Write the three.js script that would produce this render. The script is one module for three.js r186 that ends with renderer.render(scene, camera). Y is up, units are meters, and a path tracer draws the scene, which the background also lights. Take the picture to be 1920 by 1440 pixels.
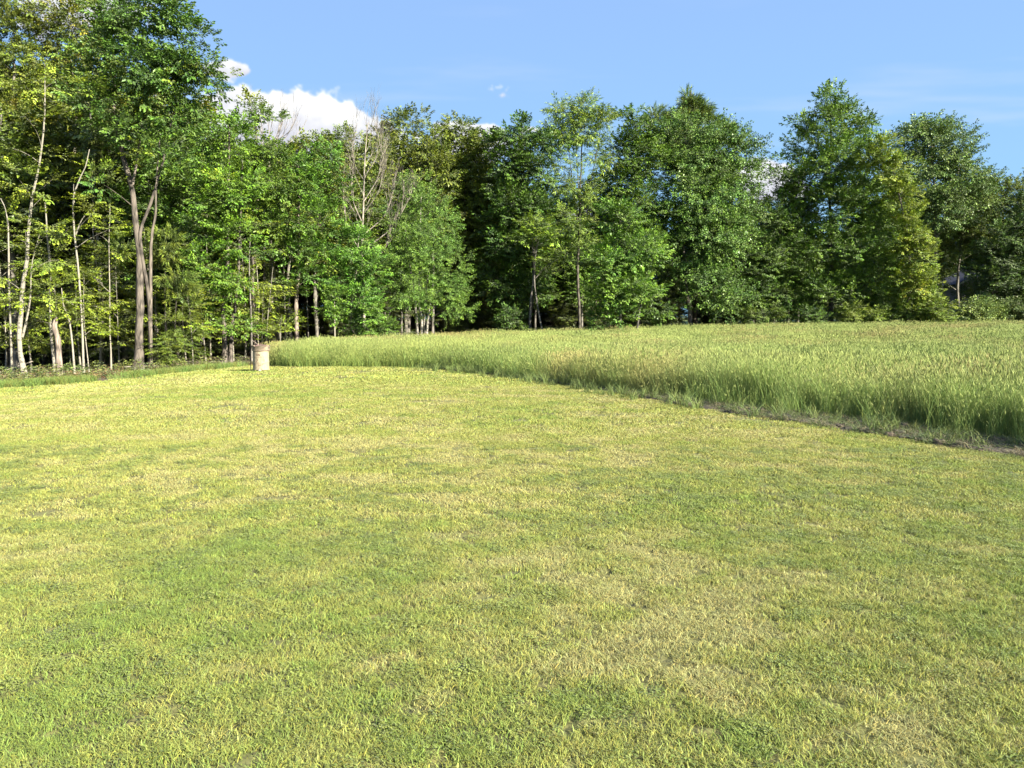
import * as THREE from 'three';
import { RoundedBoxGeometry } from 'three/addons/geometries/RoundedBoxGeometry.js';

// ---------------------------------------------------------------- camera, sky, sun, exposure
const scene = new THREE.Scene();
const FOCAL = 1413, EYE = 1.7, PITCH = Math.atan(120 / FOCAL);          // photo pixels (1920 x 1440)
const camera = new THREE.PerspectiveCamera(2 * Math.atan(720 / FOCAL) * 180 / Math.PI, 4 / 3, 0.1, 3000);
camera.position.set(0, EYE, 0);
camera.rotation.x = -PITCH;
const EXPOSURE = 4.2, SUN_POWER = 4.6, SKY_GAIN = 1.0 / EXPOSURE;
const sunAz = 53 * Math.PI / 180, sunEl = 29 * Math.PI / 180;
const SUN = new THREE.Vector3(Math.sin(sunAz) * Math.cos(sunEl), Math.sin(sunEl), Math.cos(sunAz) * Math.cos(sunEl));

// ---------------------------------------------------------------- small maths
function rngOf(seed) { let a = (seed * 2654435761) >>> 0; return () => { a = (a + 0x6d2b79f5) | 0; let t = Math.imul(a ^ (a >>> 15), 1 | a); t = (t + Math.imul(t ^ (t >>> 7), 61 | t)) ^ t; return ((t ^ (t >>> 14)) >>> 0) / 4294967296; }; }
const clamp = (x, a = 0, b = 1) => Math.min(b, Math.max(a, x));
const lerp = (a, b, t) => a + (b - a) * t;
const sstep = (a, b, x) => { const t = clamp((x - a) / (b - a)); return t * t * (3 - 2 * t); };
const PERM = new Float32Array(65536); { const r = rngOf(77); for (let i = 0; i < 65536; i++) PERM[i] = r(); }
const hash2 = (x, y) => PERM[((Math.imul(x, 73856093) ^ Math.imul(y, 19349663)) >>> 3) & 65535];
function vnoise(x, y) {
  const ix = Math.floor(x), iy = Math.floor(y), fx = x - ix, fy = y - iy, u = fx * fx * (3 - 2 * fx), v = fy * fy * (3 - 2 * fy);
  return lerp(lerp(hash2(ix, iy), hash2(ix + 1, iy), u), lerp(hash2(ix, iy + 1), hash2(ix + 1, iy + 1), u), v);
}
function fbm(x, y, n = 4) { let s = 0, a = 0.5, t = 0; for (let i = 0; i < n; i++) { s += a * vnoise(x, y); t += a; a *= 0.5; x = x * 2.03 + 17.3; y = y * 2.03 - 9.1; } return s / t; }
const V = (x, y, z) => new THREE.Vector3(x, y, z);
const XAX = V(1, 0, 0), UP = V(0, 1, 0);
function rayOf(px, py) { return V((px - 960) / FOCAL, (720 - py) / FOCAL, -1).applyAxisAngle(XAX, -PITCH); }
function atDepth(px, py, d) { const v = rayOf(px, py); return v.multiplyScalar(d / -v.z).add(V(0, EYE, 0)); }

// ---------------------------------------------------------------- the lie of the land
function groundY(x, z) {
  const p = x * 0.6 - z * 0.8, left = Math.max(0, -x - 4);
  let h = 0.019 * Math.max(0, p - 32) * sstep(26, 46, p);
  h = Math.min(h, 1.6 + 0.004 * p);
  h -= 0.034 * Math.min(left, 22) * sstep(2, 9, left);
  h += 0.05 * (fbm(x * 0.13 + 5, z * 0.13, 2) - 0.5) * sstep(4, 12, -z);
  return h;
}
function hit(px, py) {                                                   // where the sight line through a photo point meets the ground
  const v = rayOf(px, py); let a = 0.5, b = 400;
  for (let t = 1; t < 400; t *= 1.02) { const k = t / -v.z; if (EYE + v.y * k < groundY(v.x * k, -t)) { b = t; break; } a = t; }
  for (let i = 0; i < 30; i++) { const m = (a + b) / 2, k = m / -v.z; if (EYE + v.y * k < groundY(v.x * k, -m)) b = m; else a = m; }
  const k = b / -v.z; return V(v.x * k, groundY(v.x * k, -b), -b);
}
function stand(px, d) { const v = rayOf(px, 620), x = v.x * d / -v.z; return V(x, groundY(x, -d), -d); }

// ---------------------------------------------------------------- sky: clear blue with low cumulus, computed for every direction
{
  const W = 4096, Hh = 2048, data = new Float32Array(W * Hh * 4);
  const puffs = [];                                                      // [azimuth, elevation, half width, half height, softness], radians
  const puff = (px, py, w, h, soft = 1, thick = 1) => { const v = rayOf(px, py).normalize(); puffs.push([Math.atan2(v.z, v.x), Math.asin(v.y), w / FOCAL, h / FOCAL, soft, thick]); };
  puff(432, 126, 30, 11, 1, 0.8); puff(448, 132, 14, 7, 1, .6); puff(405, 134, 26, 11, 1, .7);
  puff(430, 215, 45, 42); puff(470, 222, 60, 42); puff(520, 240, 60, 50); puff(570, 225, 45, 35); puff(610, 235, 55, 45); puff(650, 235, 40, 26); puff(690, 250, 50, 26, 1, .8); puff(560, 275, 120, 50); puff(640, 290, 110, 50);
  puff(850, 245, 50, 18); puff(915, 246, 22, 9); puff(990, 243, 18, 7, 1, .7); puff(900, 280, 90, 30);
  puff(938, 172, 30, 9, 1.6, .27); puff(925, 165, 22, 6, 1.6, .22); puff(955, 182, 16, 6, 1.6, .25);
  puff(1435, 320, 34, 22); puff(1410, 345, 45, 30); puff(1480, 350, 40, 26); puff(1090, 400, 60, 30, 1.2, .7);
  puff(130, 0, 70, 18, 1.6, .5); puff(200, 30, 90, 30, 1.6, .5); puff(60, 40, 80, 40, 1.6, .4);
  const r = rngOf(4);
  for (let i = 0; i < 46; i++) {                                         // the same weather goes on round the horizon
    const az = r() * Math.PI * 2 - Math.PI, el = 0.1 + 0.16 * r(), off = Math.abs(((az + Math.PI / 2 + Math.PI * 3) % (Math.PI * 2)) - Math.PI);
    if (off < 0.68) continue;
    for (let k = 0; k < 5; k++) puffs.push([az + (r() - .5) * .12, el + (r() - .6) * .05, .03 + .05 * r(), .018 + .02 * r(), 1, .9]);
  }
  const RG = new Float32Array(W);
  for (let row = 0; row < Hh; row++) {
    const el = ((row + 0.5) / Hh - 0.5) * Math.PI, s = Math.max(0, Math.sin(el));
    const near = el > -0.02 && el < 0.75 ? puffs.filter((p) => Math.abs(el - p[1]) < p[3] * 2.2) : [];
    // blue deepens with height
    const g = Math.pow(1 - s, 1.8), wisp = el > .12 && el < .8;
    const base = [lerp(0.285, 0.40, g), lerp(0.41, 0.77, g), lerp(0.96, 1.05, g)];
    for (let col = 0; col < W; col++) {
      const az = ((col + 0.5) / W - 0.5) * 2 * Math.PI, o = (row * W + col) * 4;
      let c0 = base[0], c1 = base[1], c2 = base[2];
      const cosSun = Math.cos(el) * (Math.cos(az) * SUN.x + Math.sin(az) * SUN.z) + Math.sin(el) * SUN.y, glow = 0.35 * Math.pow(clamp(cosSun), 10);
      c0 += glow; c1 += glow; c2 += glow * 0.9;
      if (wisp) { const cs = Math.cos(az), sn = Math.sin(az), k = 1 / Math.tan(el), X = cs * k, Z = sn * k, w = sstep(.5, .95, fbm(X * 1.1 + 40, Z * 3.2, 5)) * .22 * sstep(.12, .2, el); c0 = lerp(c0, .92, w); c1 = lerp(c1, .96, w); c2 = lerp(c2, 1.04, w); }
      if (near.length) {
        let m = 0, top = 0;
        for (const p of near) {
          let da = az - p[0]; if (da > Math.PI) da -= 2 * Math.PI; if (da < -Math.PI) da += 2 * Math.PI;
          da *= Math.cos(el);
          const q = (da / p[2]) ** 2 + ((el - p[1]) / p[3]) ** 2; if (q > 4) continue;
          const k = p[5] * Math.exp(-q * 1.1 / p[4]); m += k; top += k * (el - p[1]) / p[3];
        }
        if (m > 0.02) {
          const n = fbm(az * 62, el * 74, 6), n2 = fbm(az * 160 + 9, el * 190, 4), big = fbm(az * 26 + 3, el * 34 + 1, 4);
          const dens = m + (n - 0.5) * 0.95 + (n2 - .5) * 0.25, a = sstep(0.36, 0.58, dens) * clamp(m * 2.2 + .1);
          const lum = clamp(0.93 + 0.14 * clamp(top / m, -1, 1) + (big - .5) * 0.28 + (n - .5) * .2, 0.78, 1.06);
          c0 = lerp(c0, 1.02 * lum * lum, a); c1 = lerp(c1, 1.035 * lum * lum, a); c2 = lerp(c2, 1.07 * Math.pow(lum, 1.4), a);
        }
      }
      if (el < 0) { c0 = 0.16; c1 = 0.19; c2 = 0.10; }
      data[o] = c0 * SKY_GAIN; data[o + 1] = c1 * SKY_GAIN; data[o + 2] = c2 * SKY_GAIN; data[o + 3] = 1;
    }
  }
  const t = new THREE.DataTexture(data, W, Hh, THREE.RGBAFormat, THREE.FloatType);
  t.mapping = THREE.EquirectangularReflectionMapping; t.magFilter = t.minFilter = THREE.LinearFilter; t.needsUpdate = true;
  scene.background = t; scene.environment = t;
}
const sun = new THREE.DirectionalLight(new THREE.Color(1, 0.94, 0.80), SUN_POWER);
sun.position.copy(SUN).multiplyScalar(150).add(V(0, 0, -35)); sun.target.position.set(0, 0, -35);
sun.castShadow = true; sun.shadow.mapSize.set(4096, 4096);
Object.assign(sun.shadow.camera, { left: -80, right: 80, top: 60, bottom: -60, near: 1, far: 400 });
scene.add(sun, sun.target);

// ---------------------------------------------------------------- helpers for things
const taken = new Map();
function numbered(name) { const n = taken.get(name) ?? 0; taken.set(name, n + 1); return n ? name + '_' + String(n).padStart(3, '0') : name; }
function tag(o, label, category, group, kind) { if (label) o.userData.label = label; if (category) o.userData.category = category; if (group) o.userData.group = group; if (kind) o.userData.kind = kind; return o; }
function thing(name, pos) { const g = new THREE.Group(); g.name = numbered(name); g.position.copy(pos); scene.add(g); return g; }
function part(name, geo, mat, parent) { const m = new THREE.Mesh(geo, mat); m.name = name; m.castShadow = m.receiveShadow = true; (parent ?? scene).add(m); return m; }

class MB {                                                               // collects tubes and faces into one geometry
  constructor() { this.p = []; this.n = []; this.u = []; this.c = []; this.i = []; }
  tube(pts, rad, sides = 6, vary = 0, seed = 1, tone = 1) {
    const P = pts, N = P.length, t = V(), a = V(), b = V(); let ref = V(1, 0, 0.3).normalize(), len = 0;
    const start = this.p.length / 3;
    for (let k = 0; k < N; k++) {
      t.copy(P[Math.min(N - 1, k + 1)]).sub(P[Math.max(0, k - 1)]).normalize();
      a.copy(ref).addScaledVector(t, -ref.dot(t)).normalize(); ref = a.clone(); b.crossVectors(t, a);
      if (k) len += P[k].distanceTo(P[k - 1]);
      for (let s = 0; s <= sides; s++) {
        const w = s / sides * Math.PI * 2, q = s === sides ? 0 : s, r = rad[k] * (1 + vary * (hash2(q * 7 + seed * 13, Math.floor(len * 2.5) + seed) - 0.5));
        const cx = Math.cos(w), sx = Math.sin(w), nx = a.x * cx + b.x * sx, ny = a.y * cx + b.y * sx, nz = a.z * cx + b.z * sx;
        this.p.push(P[k].x + nx * r, P[k].y + ny * r, P[k].z + nz * r); this.n.push(nx, ny, nz); this.u.push(s / sides * rad[0] * 6.3, len); this.c.push(tone, tone, tone);
      }
    }
    for (let k = 0; k < N - 1; k++) for (let s = 0; s < sides; s++) { const o = start + k * (sides + 1) + s, q = o + sides + 1; this.i.push(o, o + 1, q, o + 1, q + 1, q); }
  }
  geo() {
    const g = new THREE.BufferGeometry();
    g.setAttribute('position', new THREE.Float32BufferAttribute(this.p, 3)); g.setAttribute('normal', new THREE.Float32BufferAttribute(this.n, 3));
    g.setAttribute('uv', new THREE.Float32BufferAttribute(this.u, 2)); g.setAttribute('color', new THREE.Float32BufferAttribute(this.c, 3)); g.setIndex(this.i); return g;
  }
}
function faces(tris, cols) {                                             // plain triangles, flat shaded
  const g = new THREE.BufferGeometry();
  g.setAttribute('position', new THREE.Float32BufferAttribute(tris, 3)); g.setAttribute('color', new THREE.Float32BufferAttribute(cols, 3)); return g;
}
function smoothLine(pts, n) { const c = new THREE.CatmullRomCurve3(pts, false, 'centripetal'); return c.getPoints(n); }

// ---------------------------------------------------------------- materials
function noiseTexture(w, h, f, srgb) {
  const d = new Uint8Array(w * h * 4);
  for (let y = 0; y < h; y++) for (let x = 0; x < w; x++) { const c = f(x / w, y / h), o = (y * w + x) * 4; d[o] = clamp(c[0]) * 255; d[o + 1] = clamp(c[1]) * 255; d[o + 2] = clamp(c[2]) * 255; d[o + 3] = 255; }
  const t = new THREE.DataTexture(d, w, h); t.wrapS = t.wrapT = THREE.RepeatWrapping; t.magFilter = t.minFilter = THREE.LinearFilter; if (srgb) t.colorSpace = THREE.SRGBColorSpace; t.needsUpdate = true; return t;
}
function tileNoise(u, v, fx, fy, oct = 4) {                              // wraps in both directions
  let s = 0, a = .5, t = 0;
  for (let k = 0; k < oct; k++) {
    const x = u * fx, y = v * fy, ix = Math.floor(x), iy = Math.floor(y), ax = x - ix, ay = y - iy, U = ax * ax * (3 - 2 * ax), W = ay * ay * (3 - 2 * ay), q = k * 131;
    const h = (i, j) => hash2(((i % fx) + fx) % fx + q, ((j % fy) + fy) % fy + q * 3);
    s += a * lerp(lerp(h(ix, iy), h(ix + 1, iy), U), lerp(h(ix, iy + 1), h(ix + 1, iy + 1), U), W); t += a; a *= .55; fx *= 2; fy *= 2;
  }
  return s / t;
}
const barkTex = noiseTexture(256, 512, (u, v) => { const f = tileNoise(u, v, 10, 5), g = tileNoise(u, v, 3, 4, 3), k = clamp(.35 + 1.1 * (f - .5) + .9 * (g - .5) + .3); return [k, k * .98, k * .95]; });
const barkBump = noiseTexture(256, 512, (u, v) => { const k = tileNoise(u, v, 12, 4); return [k, k, k]; });
const paleTex = noiseTexture(256, 512, (u, v) => { const f = tileNoise(u, v, 4, 22), g = tileNoise(u, v, 4, 5, 4); let k = .82 + .35 * (g - .5); if (f > .66) k *= .4; return [k, k * .97, k * .92]; });
for (const t of [barkTex, barkBump, paleTex]) t.repeat.set(1.4, 0.8);
const bark = (r, g, b, map = barkTex) => new THREE.MeshStandardMaterial({ color: new THREE.Color().setRGB(r, g, b), map, bumpMap: barkBump, bumpScale: 0.02, roughness: 0.92, vertexColors: true });
const BARK = { grey: bark(.25, .23, .195), brown: bark(.2, .17, .14), pale: bark(.31, .29, .24, paleTex), birch: bark(.42, .395, .345, paleTex), dead: bark(.44, .39, .32), dark: bark(.13, .115, .09), pink: bark(.34, .275, .225) };
const leafMat = new THREE.MeshPhysicalMaterial({ color: 0xffffff, vertexColors: true, roughness: 0.86, transmission: 0.44, thickness: 0, ior: 1.4, specularIntensity: 0.8 });
const leafShiny = new THREE.MeshPhysicalMaterial({ color: 0xffffff, vertexColors: true, roughness: 0.45, ior: 1.45, specularIntensity: .7 });
const bladeMat = new THREE.MeshPhysicalMaterial({ color: 0xffffff, vertexColors: true, roughness: 0.85, transmission: 0.3, thickness: 0, ior: 1.4, specularIntensity: 0.7 });
const dryMat = new THREE.MeshStandardMaterial({ color: 0xffffff, vertexColors: true, roughness: 0.95 });

// ---------------------------------------------------------------- leaf sprays: a twig's worth of leaves, many of which make a crown
function leaf(T, C, base, dir, side, nor, len, wid, fold, tone) {
  const mid = base.clone().addScaledVector(dir, len * .42), tip = base.clone().addScaledVector(dir, len).addScaledVector(nor, -len * .12);
  const l = mid.clone().addScaledVector(side, wid / 2).addScaledVector(nor, fold * wid), r = mid.clone().addScaledVector(side, -wid / 2).addScaledVector(nor, fold * wid);
  T.push(base.x, base.y, base.z, tip.x, tip.y, tip.z, l.x, l.y, l.z, r.x, r.y, r.z);
  for (let k = 0; k < 4; k++) C.push(tone[0], tone[1], tone[2]);
}
function leaf1(T, C, base, dir, side, nor, len, wid, fold, tone) {           // the same leaf seen from far off: one face
  const a = base.clone().addScaledVector(side, wid / 2).addScaledVector(nor, fold * wid * .5), b = base.clone().addScaledVector(side, -wid / 2).addScaledVector(dir, len * .12), tip = base.clone().addScaledVector(dir, len).addScaledVector(nor, -len * .1);
  T.push(a.x, a.y, a.z, tip.x, tip.y, tip.z, b.x, b.y, b.z); for (let k = 0; k < 3; k++) C.push(tone[0], tone[1], tone[2]);
}
function leafFaces(T, C) { const g = faces(T, C), I = []; for (let o = 0; o < T.length / 3; o += 4) I.push(o, o + 1, o + 2, o, o + 3, o + 1); g.setIndex(I); return g; }
const SPRAYS = {};
function spray(kind, variant, far) {
  const key = kind + variant + far; if (SPRAYS[key]) return SPRAYS[key];
  const r = rngOf(100 + variant * 17 + kind.length * 5 + kind.charCodeAt(0)), T = [], C = [], q = new THREE.Quaternion();
  const sets = { broad: [28, .55, .118, .8, .5], oak: [30, .5, .115, .62, .7], fine: [44, .55, .07, .8, .9], ash: [30, .55, .13, .34, .6], layer: [38, .75, .095, .72, .28], pine: [46, .42, .17, .12, .8], frond: [44, .6, .16, .17, .25] };
  const [n, L, ll, asp, wild] = sets[kind];
  for (let i = 0; i < n; i++) {
    const t = (i + r()) / n, sg = i % 2 ? 1 : -1, ang = sg * (kind === 'pine' ? .5 : .95) * (0.6 + .7 * r()) * (1.05 - .5 * t);
    const base = V((r() - .5) * .1 + sg * (kind === 'layer' || kind === 'broad' ? .09 * r() * (1.2 - t) * 2 : .05 * r()), (r() - .5) * .12 * (wild + .3), t * L);
    if (kind === 'pine') base.set((r() - .5) * .06, (r() - .5) * .06, t * L);
    q.setFromEuler(new THREE.Euler((r() - .5) * 2.1 * wild + (kind === 'ash' ? .5 : .15), ang, (r() - .5) * 2.3 * wild, 'YXZ'));
    const dir = V(0, 0, 1).applyQuaternion(q), nor = V(0, 1, 0).applyQuaternion(q), side = V(1, 0, 0).applyQuaternion(q);
    const s = ll * (.55 + .8 * r()), k = .8 + .42 * r(), yl = (r() - .5) * .22;
    (far ? leaf1 : leaf)(T, C, base, dir, side, nor, s, s * asp, .12, [k * (1 + yl), k, k * (1 - yl)]);
  }
  return (SPRAYS[key] = { T, C });
}
const LEAFMATS = [leafMat, leafShiny];

// ---------------------------------------------------------------- trees
const M4 = new THREE.Matrix4(), Q1 = new THREE.Quaternion(), TMPC = new THREE.Color();
function crown(lists, kind, parent, far, share = .62) {                       // lists, one per kind of twig: [pos, dir, roll, scale, colour]; all leaves of a tree become one mesh
  const kinds = lists.map((l, v) => spray(kind, v, far)), per = far ? 3 : 4, nv = lists.reduce((n, l, v) => n + l.length * kinds[v].T.length / 3, 0);
  const P = new Float32Array(nv * 3), C = new Float32Array(nv * 3), x = V(), y = V(), z = V(), one = V(), q2 = new THREE.Quaternion(), zz = V(0, 0, 1); let o = 0;
  const dull = [], shiny = [];
  lists.forEach((list, v) => {
    const { T, C: CC } = kinds[v], leaves = T.length / 3 / per;
    for (const e of list) {
      z.copy(e[1]).normalize(); x.crossVectors(UP, z); if (x.lengthSq() < 1e-4) x.set(1, 0, 0); x.normalize(); y.crossVectors(z, x);
      M4.makeBasis(x, y, z); Q1.setFromRotationMatrix(M4).multiply(q2.setFromAxisAngle(zz, e[2])); M4.compose(e[0], Q1, one.set(e[3], e[3], e[3])); const m = M4.elements;
      for (let i = 0; i < T.length; i += 3) {
        const a = T[i], b = T[i + 1], c = T[i + 2], k = o * 3;
        P[k] = m[0] * a + m[4] * b + m[8] * c + m[12]; P[k + 1] = m[1] * a + m[5] * b + m[9] * c + m[13]; P[k + 2] = m[2] * a + m[6] * b + m[10] * c + m[14];
        C[k] = CC[i] * e[4][0]; C[k + 1] = CC[i + 1] * e[4][1]; C[k + 2] = CC[i + 2] * e[4][2]; o++;
      }
      for (let f = 0; f < leaves; f++) { const w = o - T.length / 3 + f * per, to = f / leaves < share ? dull : shiny; to.push(w, w + 1, w + 2); if (!far) to.push(w, w + 3, w + 1); }
    }
  });
  const g = new THREE.BufferGeometry(), I = new Uint32Array(dull.length + shiny.length); I.set(dull); I.set(shiny, dull.length);
  g.setAttribute('position', new THREE.BufferAttribute(P, 3)); g.setAttribute('color', new THREE.BufferAttribute(C, 3)); g.setIndex(new THREE.BufferAttribute(I, 1));
  g.addGroup(0, dull.length, 0); g.addGroup(dull.length, shiny.length, 1);
  return part('crown', g, LEAFMATS, parent);
}
// s: base point, depth in metres, stems as photo points, lobes of the crown as photo ellipses [x, y, half width, half height, metres nearer]
let treeSeed = 10;
function tree(name, label, s) {
  const seed = treeSeed++, r = rngOf(seed), g = thing(name, s.base ?? stand(s.px, s.d)), O = g.position, k = s.d / FOCAL;
  const stems = s.stems.map((st) => st.map((p) => { const w = p.isVector3 ? p.clone() : atDepth(p[0], p[1], s.d).add(V(0, 0, p[2] ?? 0)); return w.sub(O); }));
  const skel = [];                                                       // [point, radius] where limbs may start
  const trunkMB = new MB(), limbMB = new MB(), bk = BARK[s.bark ?? 'grey'];
  stems.forEach((st, j) => {
    const R = (s.r ?? [.14])[j] ?? (s.r ?? [.14])[0] * .6;
    if (!j) st[0].set(0, -.15, 0); else if (s.trunks > j) st[0].y = groundY(st[0].x + O.x, st[0].z + O.z) - O.y - .15;
    const n = Math.max(10, Math.round(st[0].distanceTo(st[st.length - 1]) * 2.2)), P = smoothLine(st, n);
    P.forEach((p, i) => { if (i > 1) { p.x += (vnoise(i * .35 + seed * 3.1, j * 7.7) - .5) * R * .9; p.z += (vnoise(i * .35 + 50 + seed, j * 7.7) - .5) * R * .9; } });
    const rad = P.map((p, i) => { const t = i / n; let q = R * lerp(1, s.taper ?? .22, Math.pow(t, 1.1)); if (!s.noFlare && p.y < .9 && j < (s.flares ?? 1)) q *= 1 + .55 * Math.pow(clamp((.9 - p.y) / .9), 2); return q; });
    const mb = new MB(), isLimb = j && !(s.trunks > j);
    mb.tube(P, rad, R > .07 ? 10 : 6, .28, seed + j * 3);
    if (s.brokenTop) mb.tube([P[n], P[n].clone().add(V(.03, .12, 0))], [rad[n], .01], 8, .9, seed);
    part(isLimb ? 'limb' : 'trunk', mb.geo(), isLimb && s.limbBark ? BARK[s.limbBark] : bk, g);
    P.forEach((p, i) => { if (i > n * .18 || j) skel.push([p, rad[i]]); });
  });
  const attach = (c) => { let best = null, bc = 1e9; for (const e of skel) { const hd = Math.hypot(e[0].x - c.x, e[0].z - c.z), want = c.y - .55 * hd, cost = e[0].distanceTo(c) + Math.max(0, e[0].y - want) * 1.6; if (cost < bc) { bc = cost; best = e; } } return best; };
  const limb = (to, share, register, rmax = 1) => {
    const e = attach(to), L = e[0].distanceTo(to), r0 = Math.min(e[1] * .75, .007 + .011 * L * share, rmax), mid = e[0].clone().lerp(to, .5).add(V((r() - .5) * .16 * L, .07 * L + (r() - .5) * .1 * L, (r() - .5) * .16 * L));
    const n = Math.max(3, Math.min(9, Math.round(L * 2))), P = smoothLine([e[0], mid, to], n), rad = P.map((_, i) => r0 * lerp(1, .3, i / n));
    limbMB.tube(P, rad, r0 > .03 ? 6 : 4, .15, seed);
    if (register) P.forEach((p, i) => { if (i > 1) skel.push([p, rad[i]]); });
  };
  const lobes = (s.lobes ?? []).map((l) => { const c = atDepth(l[0], l[1], s.d).add(V(0, 0, l[4] ?? 0)).sub(O); return { c, rx: l[2] * k, ry: l[3] * k, rz: Math.min(l[2], l[3] * 1.6) * k * (s.depth ?? .95), w: l[5] ?? 1 }; });
  for (const l of lobes) if (!s.noLimbs) limb(l.c.clone().add(V(0, -l.ry * .3, 0)), 1, true);
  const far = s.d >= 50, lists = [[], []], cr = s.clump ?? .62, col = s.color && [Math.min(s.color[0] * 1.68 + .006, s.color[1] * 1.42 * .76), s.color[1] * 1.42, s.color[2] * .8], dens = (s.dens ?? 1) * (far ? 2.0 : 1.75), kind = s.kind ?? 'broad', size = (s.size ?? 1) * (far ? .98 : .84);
  for (const l of lobes) {
    const n = Math.max(2, Math.round(dens * l.w * 1.55 * l.rx * l.ry / (cr * cr) * Math.pow(l.rz / cr, .35)));
    for (let i = 0; i < n; i++) {
      let u = r() * 2 - 1, a = r() * Math.PI * 2, h = Math.sqrt(1 - u * u), rr = Math.pow(r(), .42);
      const bump = .82 + .42 * vnoise(l.c.x * 3 + Math.cos(a) * 2.2 + seed, u * 2.2 + Math.sin(a) * 2.2 + l.c.y);
      const c = V(Math.cos(a) * h * l.rx, u * l.ry, Math.sin(a) * h * l.rz).multiplyScalar(rr * bump).add(l.c);
      if (c.y + O.y < groundY(c.x + O.x, c.z + O.z) + .25) continue;
      if (!s.noLimbs && r() < .62) limb(c, .7, false, .03);
      const out = c.clone().sub(l.c); out.y *= .8; const ol = out.length() || 1; out.multiplyScalar(1 / ol);
      const tone = .72 + .55 * r(), warm = (r() - .5) * (s.warm ?? .25) + (r() < (s.rusty ?? 0) ? .5 : 0), m = Math.round((s.per ?? 12) * (.7 + .6 * r())), cs = cr * (.75 + .5 * r());
      for (let j = 0; j < m; j++) {
        const b = r() * Math.PI * 2, w = Math.pow(r(), .6), f = s.flat ?? .62;
        const off = V(Math.cos(b) * w * cs, (r() - .5) * 1.7 * f * cs * (1 - .4 * w), Math.sin(b) * w * cs);
        const dir = off.clone().normalize().multiplyScalar(.8).addScaledVector(out, .55).add(V((r() - .5) * .6, (s.lift ?? .15) + (r() - .5) * .5 * f, (r() - .5) * .6));
        const t = tone * (.82 + .36 * r()), wv = warm + (r() - .5) * .12;
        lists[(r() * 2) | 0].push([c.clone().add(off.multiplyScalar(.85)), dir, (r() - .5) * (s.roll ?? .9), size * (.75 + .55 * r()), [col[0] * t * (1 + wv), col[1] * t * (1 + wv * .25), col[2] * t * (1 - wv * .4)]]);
      }
    }
  }
  if (limbMB.p.length) tag(part('twigs', limbMB.geo(), s.limbBark ? BARK[s.limbBark] : bk, g), null, null, null, 'stuff');  // limbs reaching into the crown lobes are merged in here with their twigs
  if (lists[0].length + lists[1].length) crown(lists, kind, g, far);
  return tag(g, label, s.cat ?? 'tree', s.group);
}
function bareTwigs(mb, r, p, dir, len, rad, depth, up) {                 // a leafless fan of branches
  const n = 3, P = [p], d = dir.clone();
  for (let i = 1; i <= n; i++) { d.add(V((r() - .5) * .3, up, (r() - .5) * .3)).normalize(); P.push(P[i - 1].clone().addScaledVector(d, len / n)); }
  mb.tube(P, P.map((_, i) => rad * lerp(1, .5, i / n)), rad > .03 ? 6 : 4, .1, 3);
  if (depth > 0) { const m = 2 + (r() * 2.6 | 0); for (let i = 0; i < m; i++) { const t = .35 + .65 * r(), q = P[Math.min(n, Math.ceil(t * n))]; bareTwigs(mb, r, q, d.clone().add(V((r() - .5) * 1.25, .15, (r() - .5) * 1.25)).normalize(), len * (.5 + .3 * r()), rad * .52, depth - 1, up); } }
}

const G = { lime: [.125, .185, .028], bright: [.075, .165, .026], mid: [.06, .13, .024], deep: [.042, .105, .024], olive: [.115, .125, .03], fresh: [.09, .165, .035], grey: [.075, .12, .042], dark: [.03, .07, .02], yellow: [.13, .155, .03] };
// ---------------------------------------------------------------- the wood's edge, from left to right
tree('beech_tree', 'pale barked forked tree with lime green layered leaves at far left wood edge', { px: 42, d: 27.5, bark: 'pale', r: [.088, .045], taper: .2, color: G.lime, kind: 'layer', flat: .3, per: 9, clump: .6, lift: 0, roll: .4, size: .9, dens: .85, depth: .8, warm: .2,
  stems: [[[42, 692], [37, 640], [40, 585], [44, 540], [52, 480], [52, 425], [60, 380], [70, 320], [80, 240], [84, 120]], [[42, 632], [50, 600], [57, 560], [60, 500], [75, 440]]],
  lobes: [[84, 100, 26, 38, 0], [82, 165, 38, 40, .3], [78, 235, 46, 36, .4], [70, 290, 42, 22], [55, 335, 34, 22, .6], [90, 345, 50, 30, .3], [95, 430, 36, 38, .2], [30, 515, 36, 24, .9], [62, 560, 34, 14, .5], [110, 480, 24, 22], [120, 545, 34, 14, .8]] });
tree('tree_snag', 'broken pinkish bare trunk standing right of the pale forked tree', { px: 109, d: 28.4, bark: 'pink', r: [.11], taper: .86, brokenTop: true, stems: [[[109, 690], [107, 640], [104, 600]]] });
tree('oak_tree', 'tall double trunked oak with broad dark crown against the sky at left', { px: 256, d: 31, bark: 'brown', r: [.165, .085, .07, .06], trunks: 3, flares: 2, taper: .34, color: G.deep, kind: 'oak', rusty: .1, warm: .3, dens: 1.4, clump: .62, per: 12, size: 1.05, depth: .8,
  stems: [[[256, 674], [258, 640], [262, 560], [260, 480], [252, 420], [247, 350], [232, 290], [215, 220], [212, 120]], [[270, 668, -.5], [272, 600, -.4], [272, 540, -.2], [266, 470], [264, 430], [285, 370], [302, 310], [315, 250], [340, 170]], [[268, 540, -.4], [275, 450, -.4], [284, 405, -.3], [292, 350], [300, 260]], [[248, 352], [256, 300], [268, 230], [275, 130]]],
  lobes: [[270, 50, 70, 55, 0], [340, 95, 45, 50], [200, 120, 50, 55], [285, 150, 80, 50, .8], [185, 205, 45, 38, .6], [250, 255, 55, 40, .8], [318, 225, 50, 32], [235, 10, 60, 45], [385, 125, 24, 40], [365, 190, 38, 30], [215, 345, 28, 26, .8], [320, 300, 38, 26, .6], [300, 20, 40, 35], [330, 150, 44, 36, .3], [362, 62, 26, 30], [396, 165, 16, 22], [345, 130, 44, 36]] });
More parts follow.
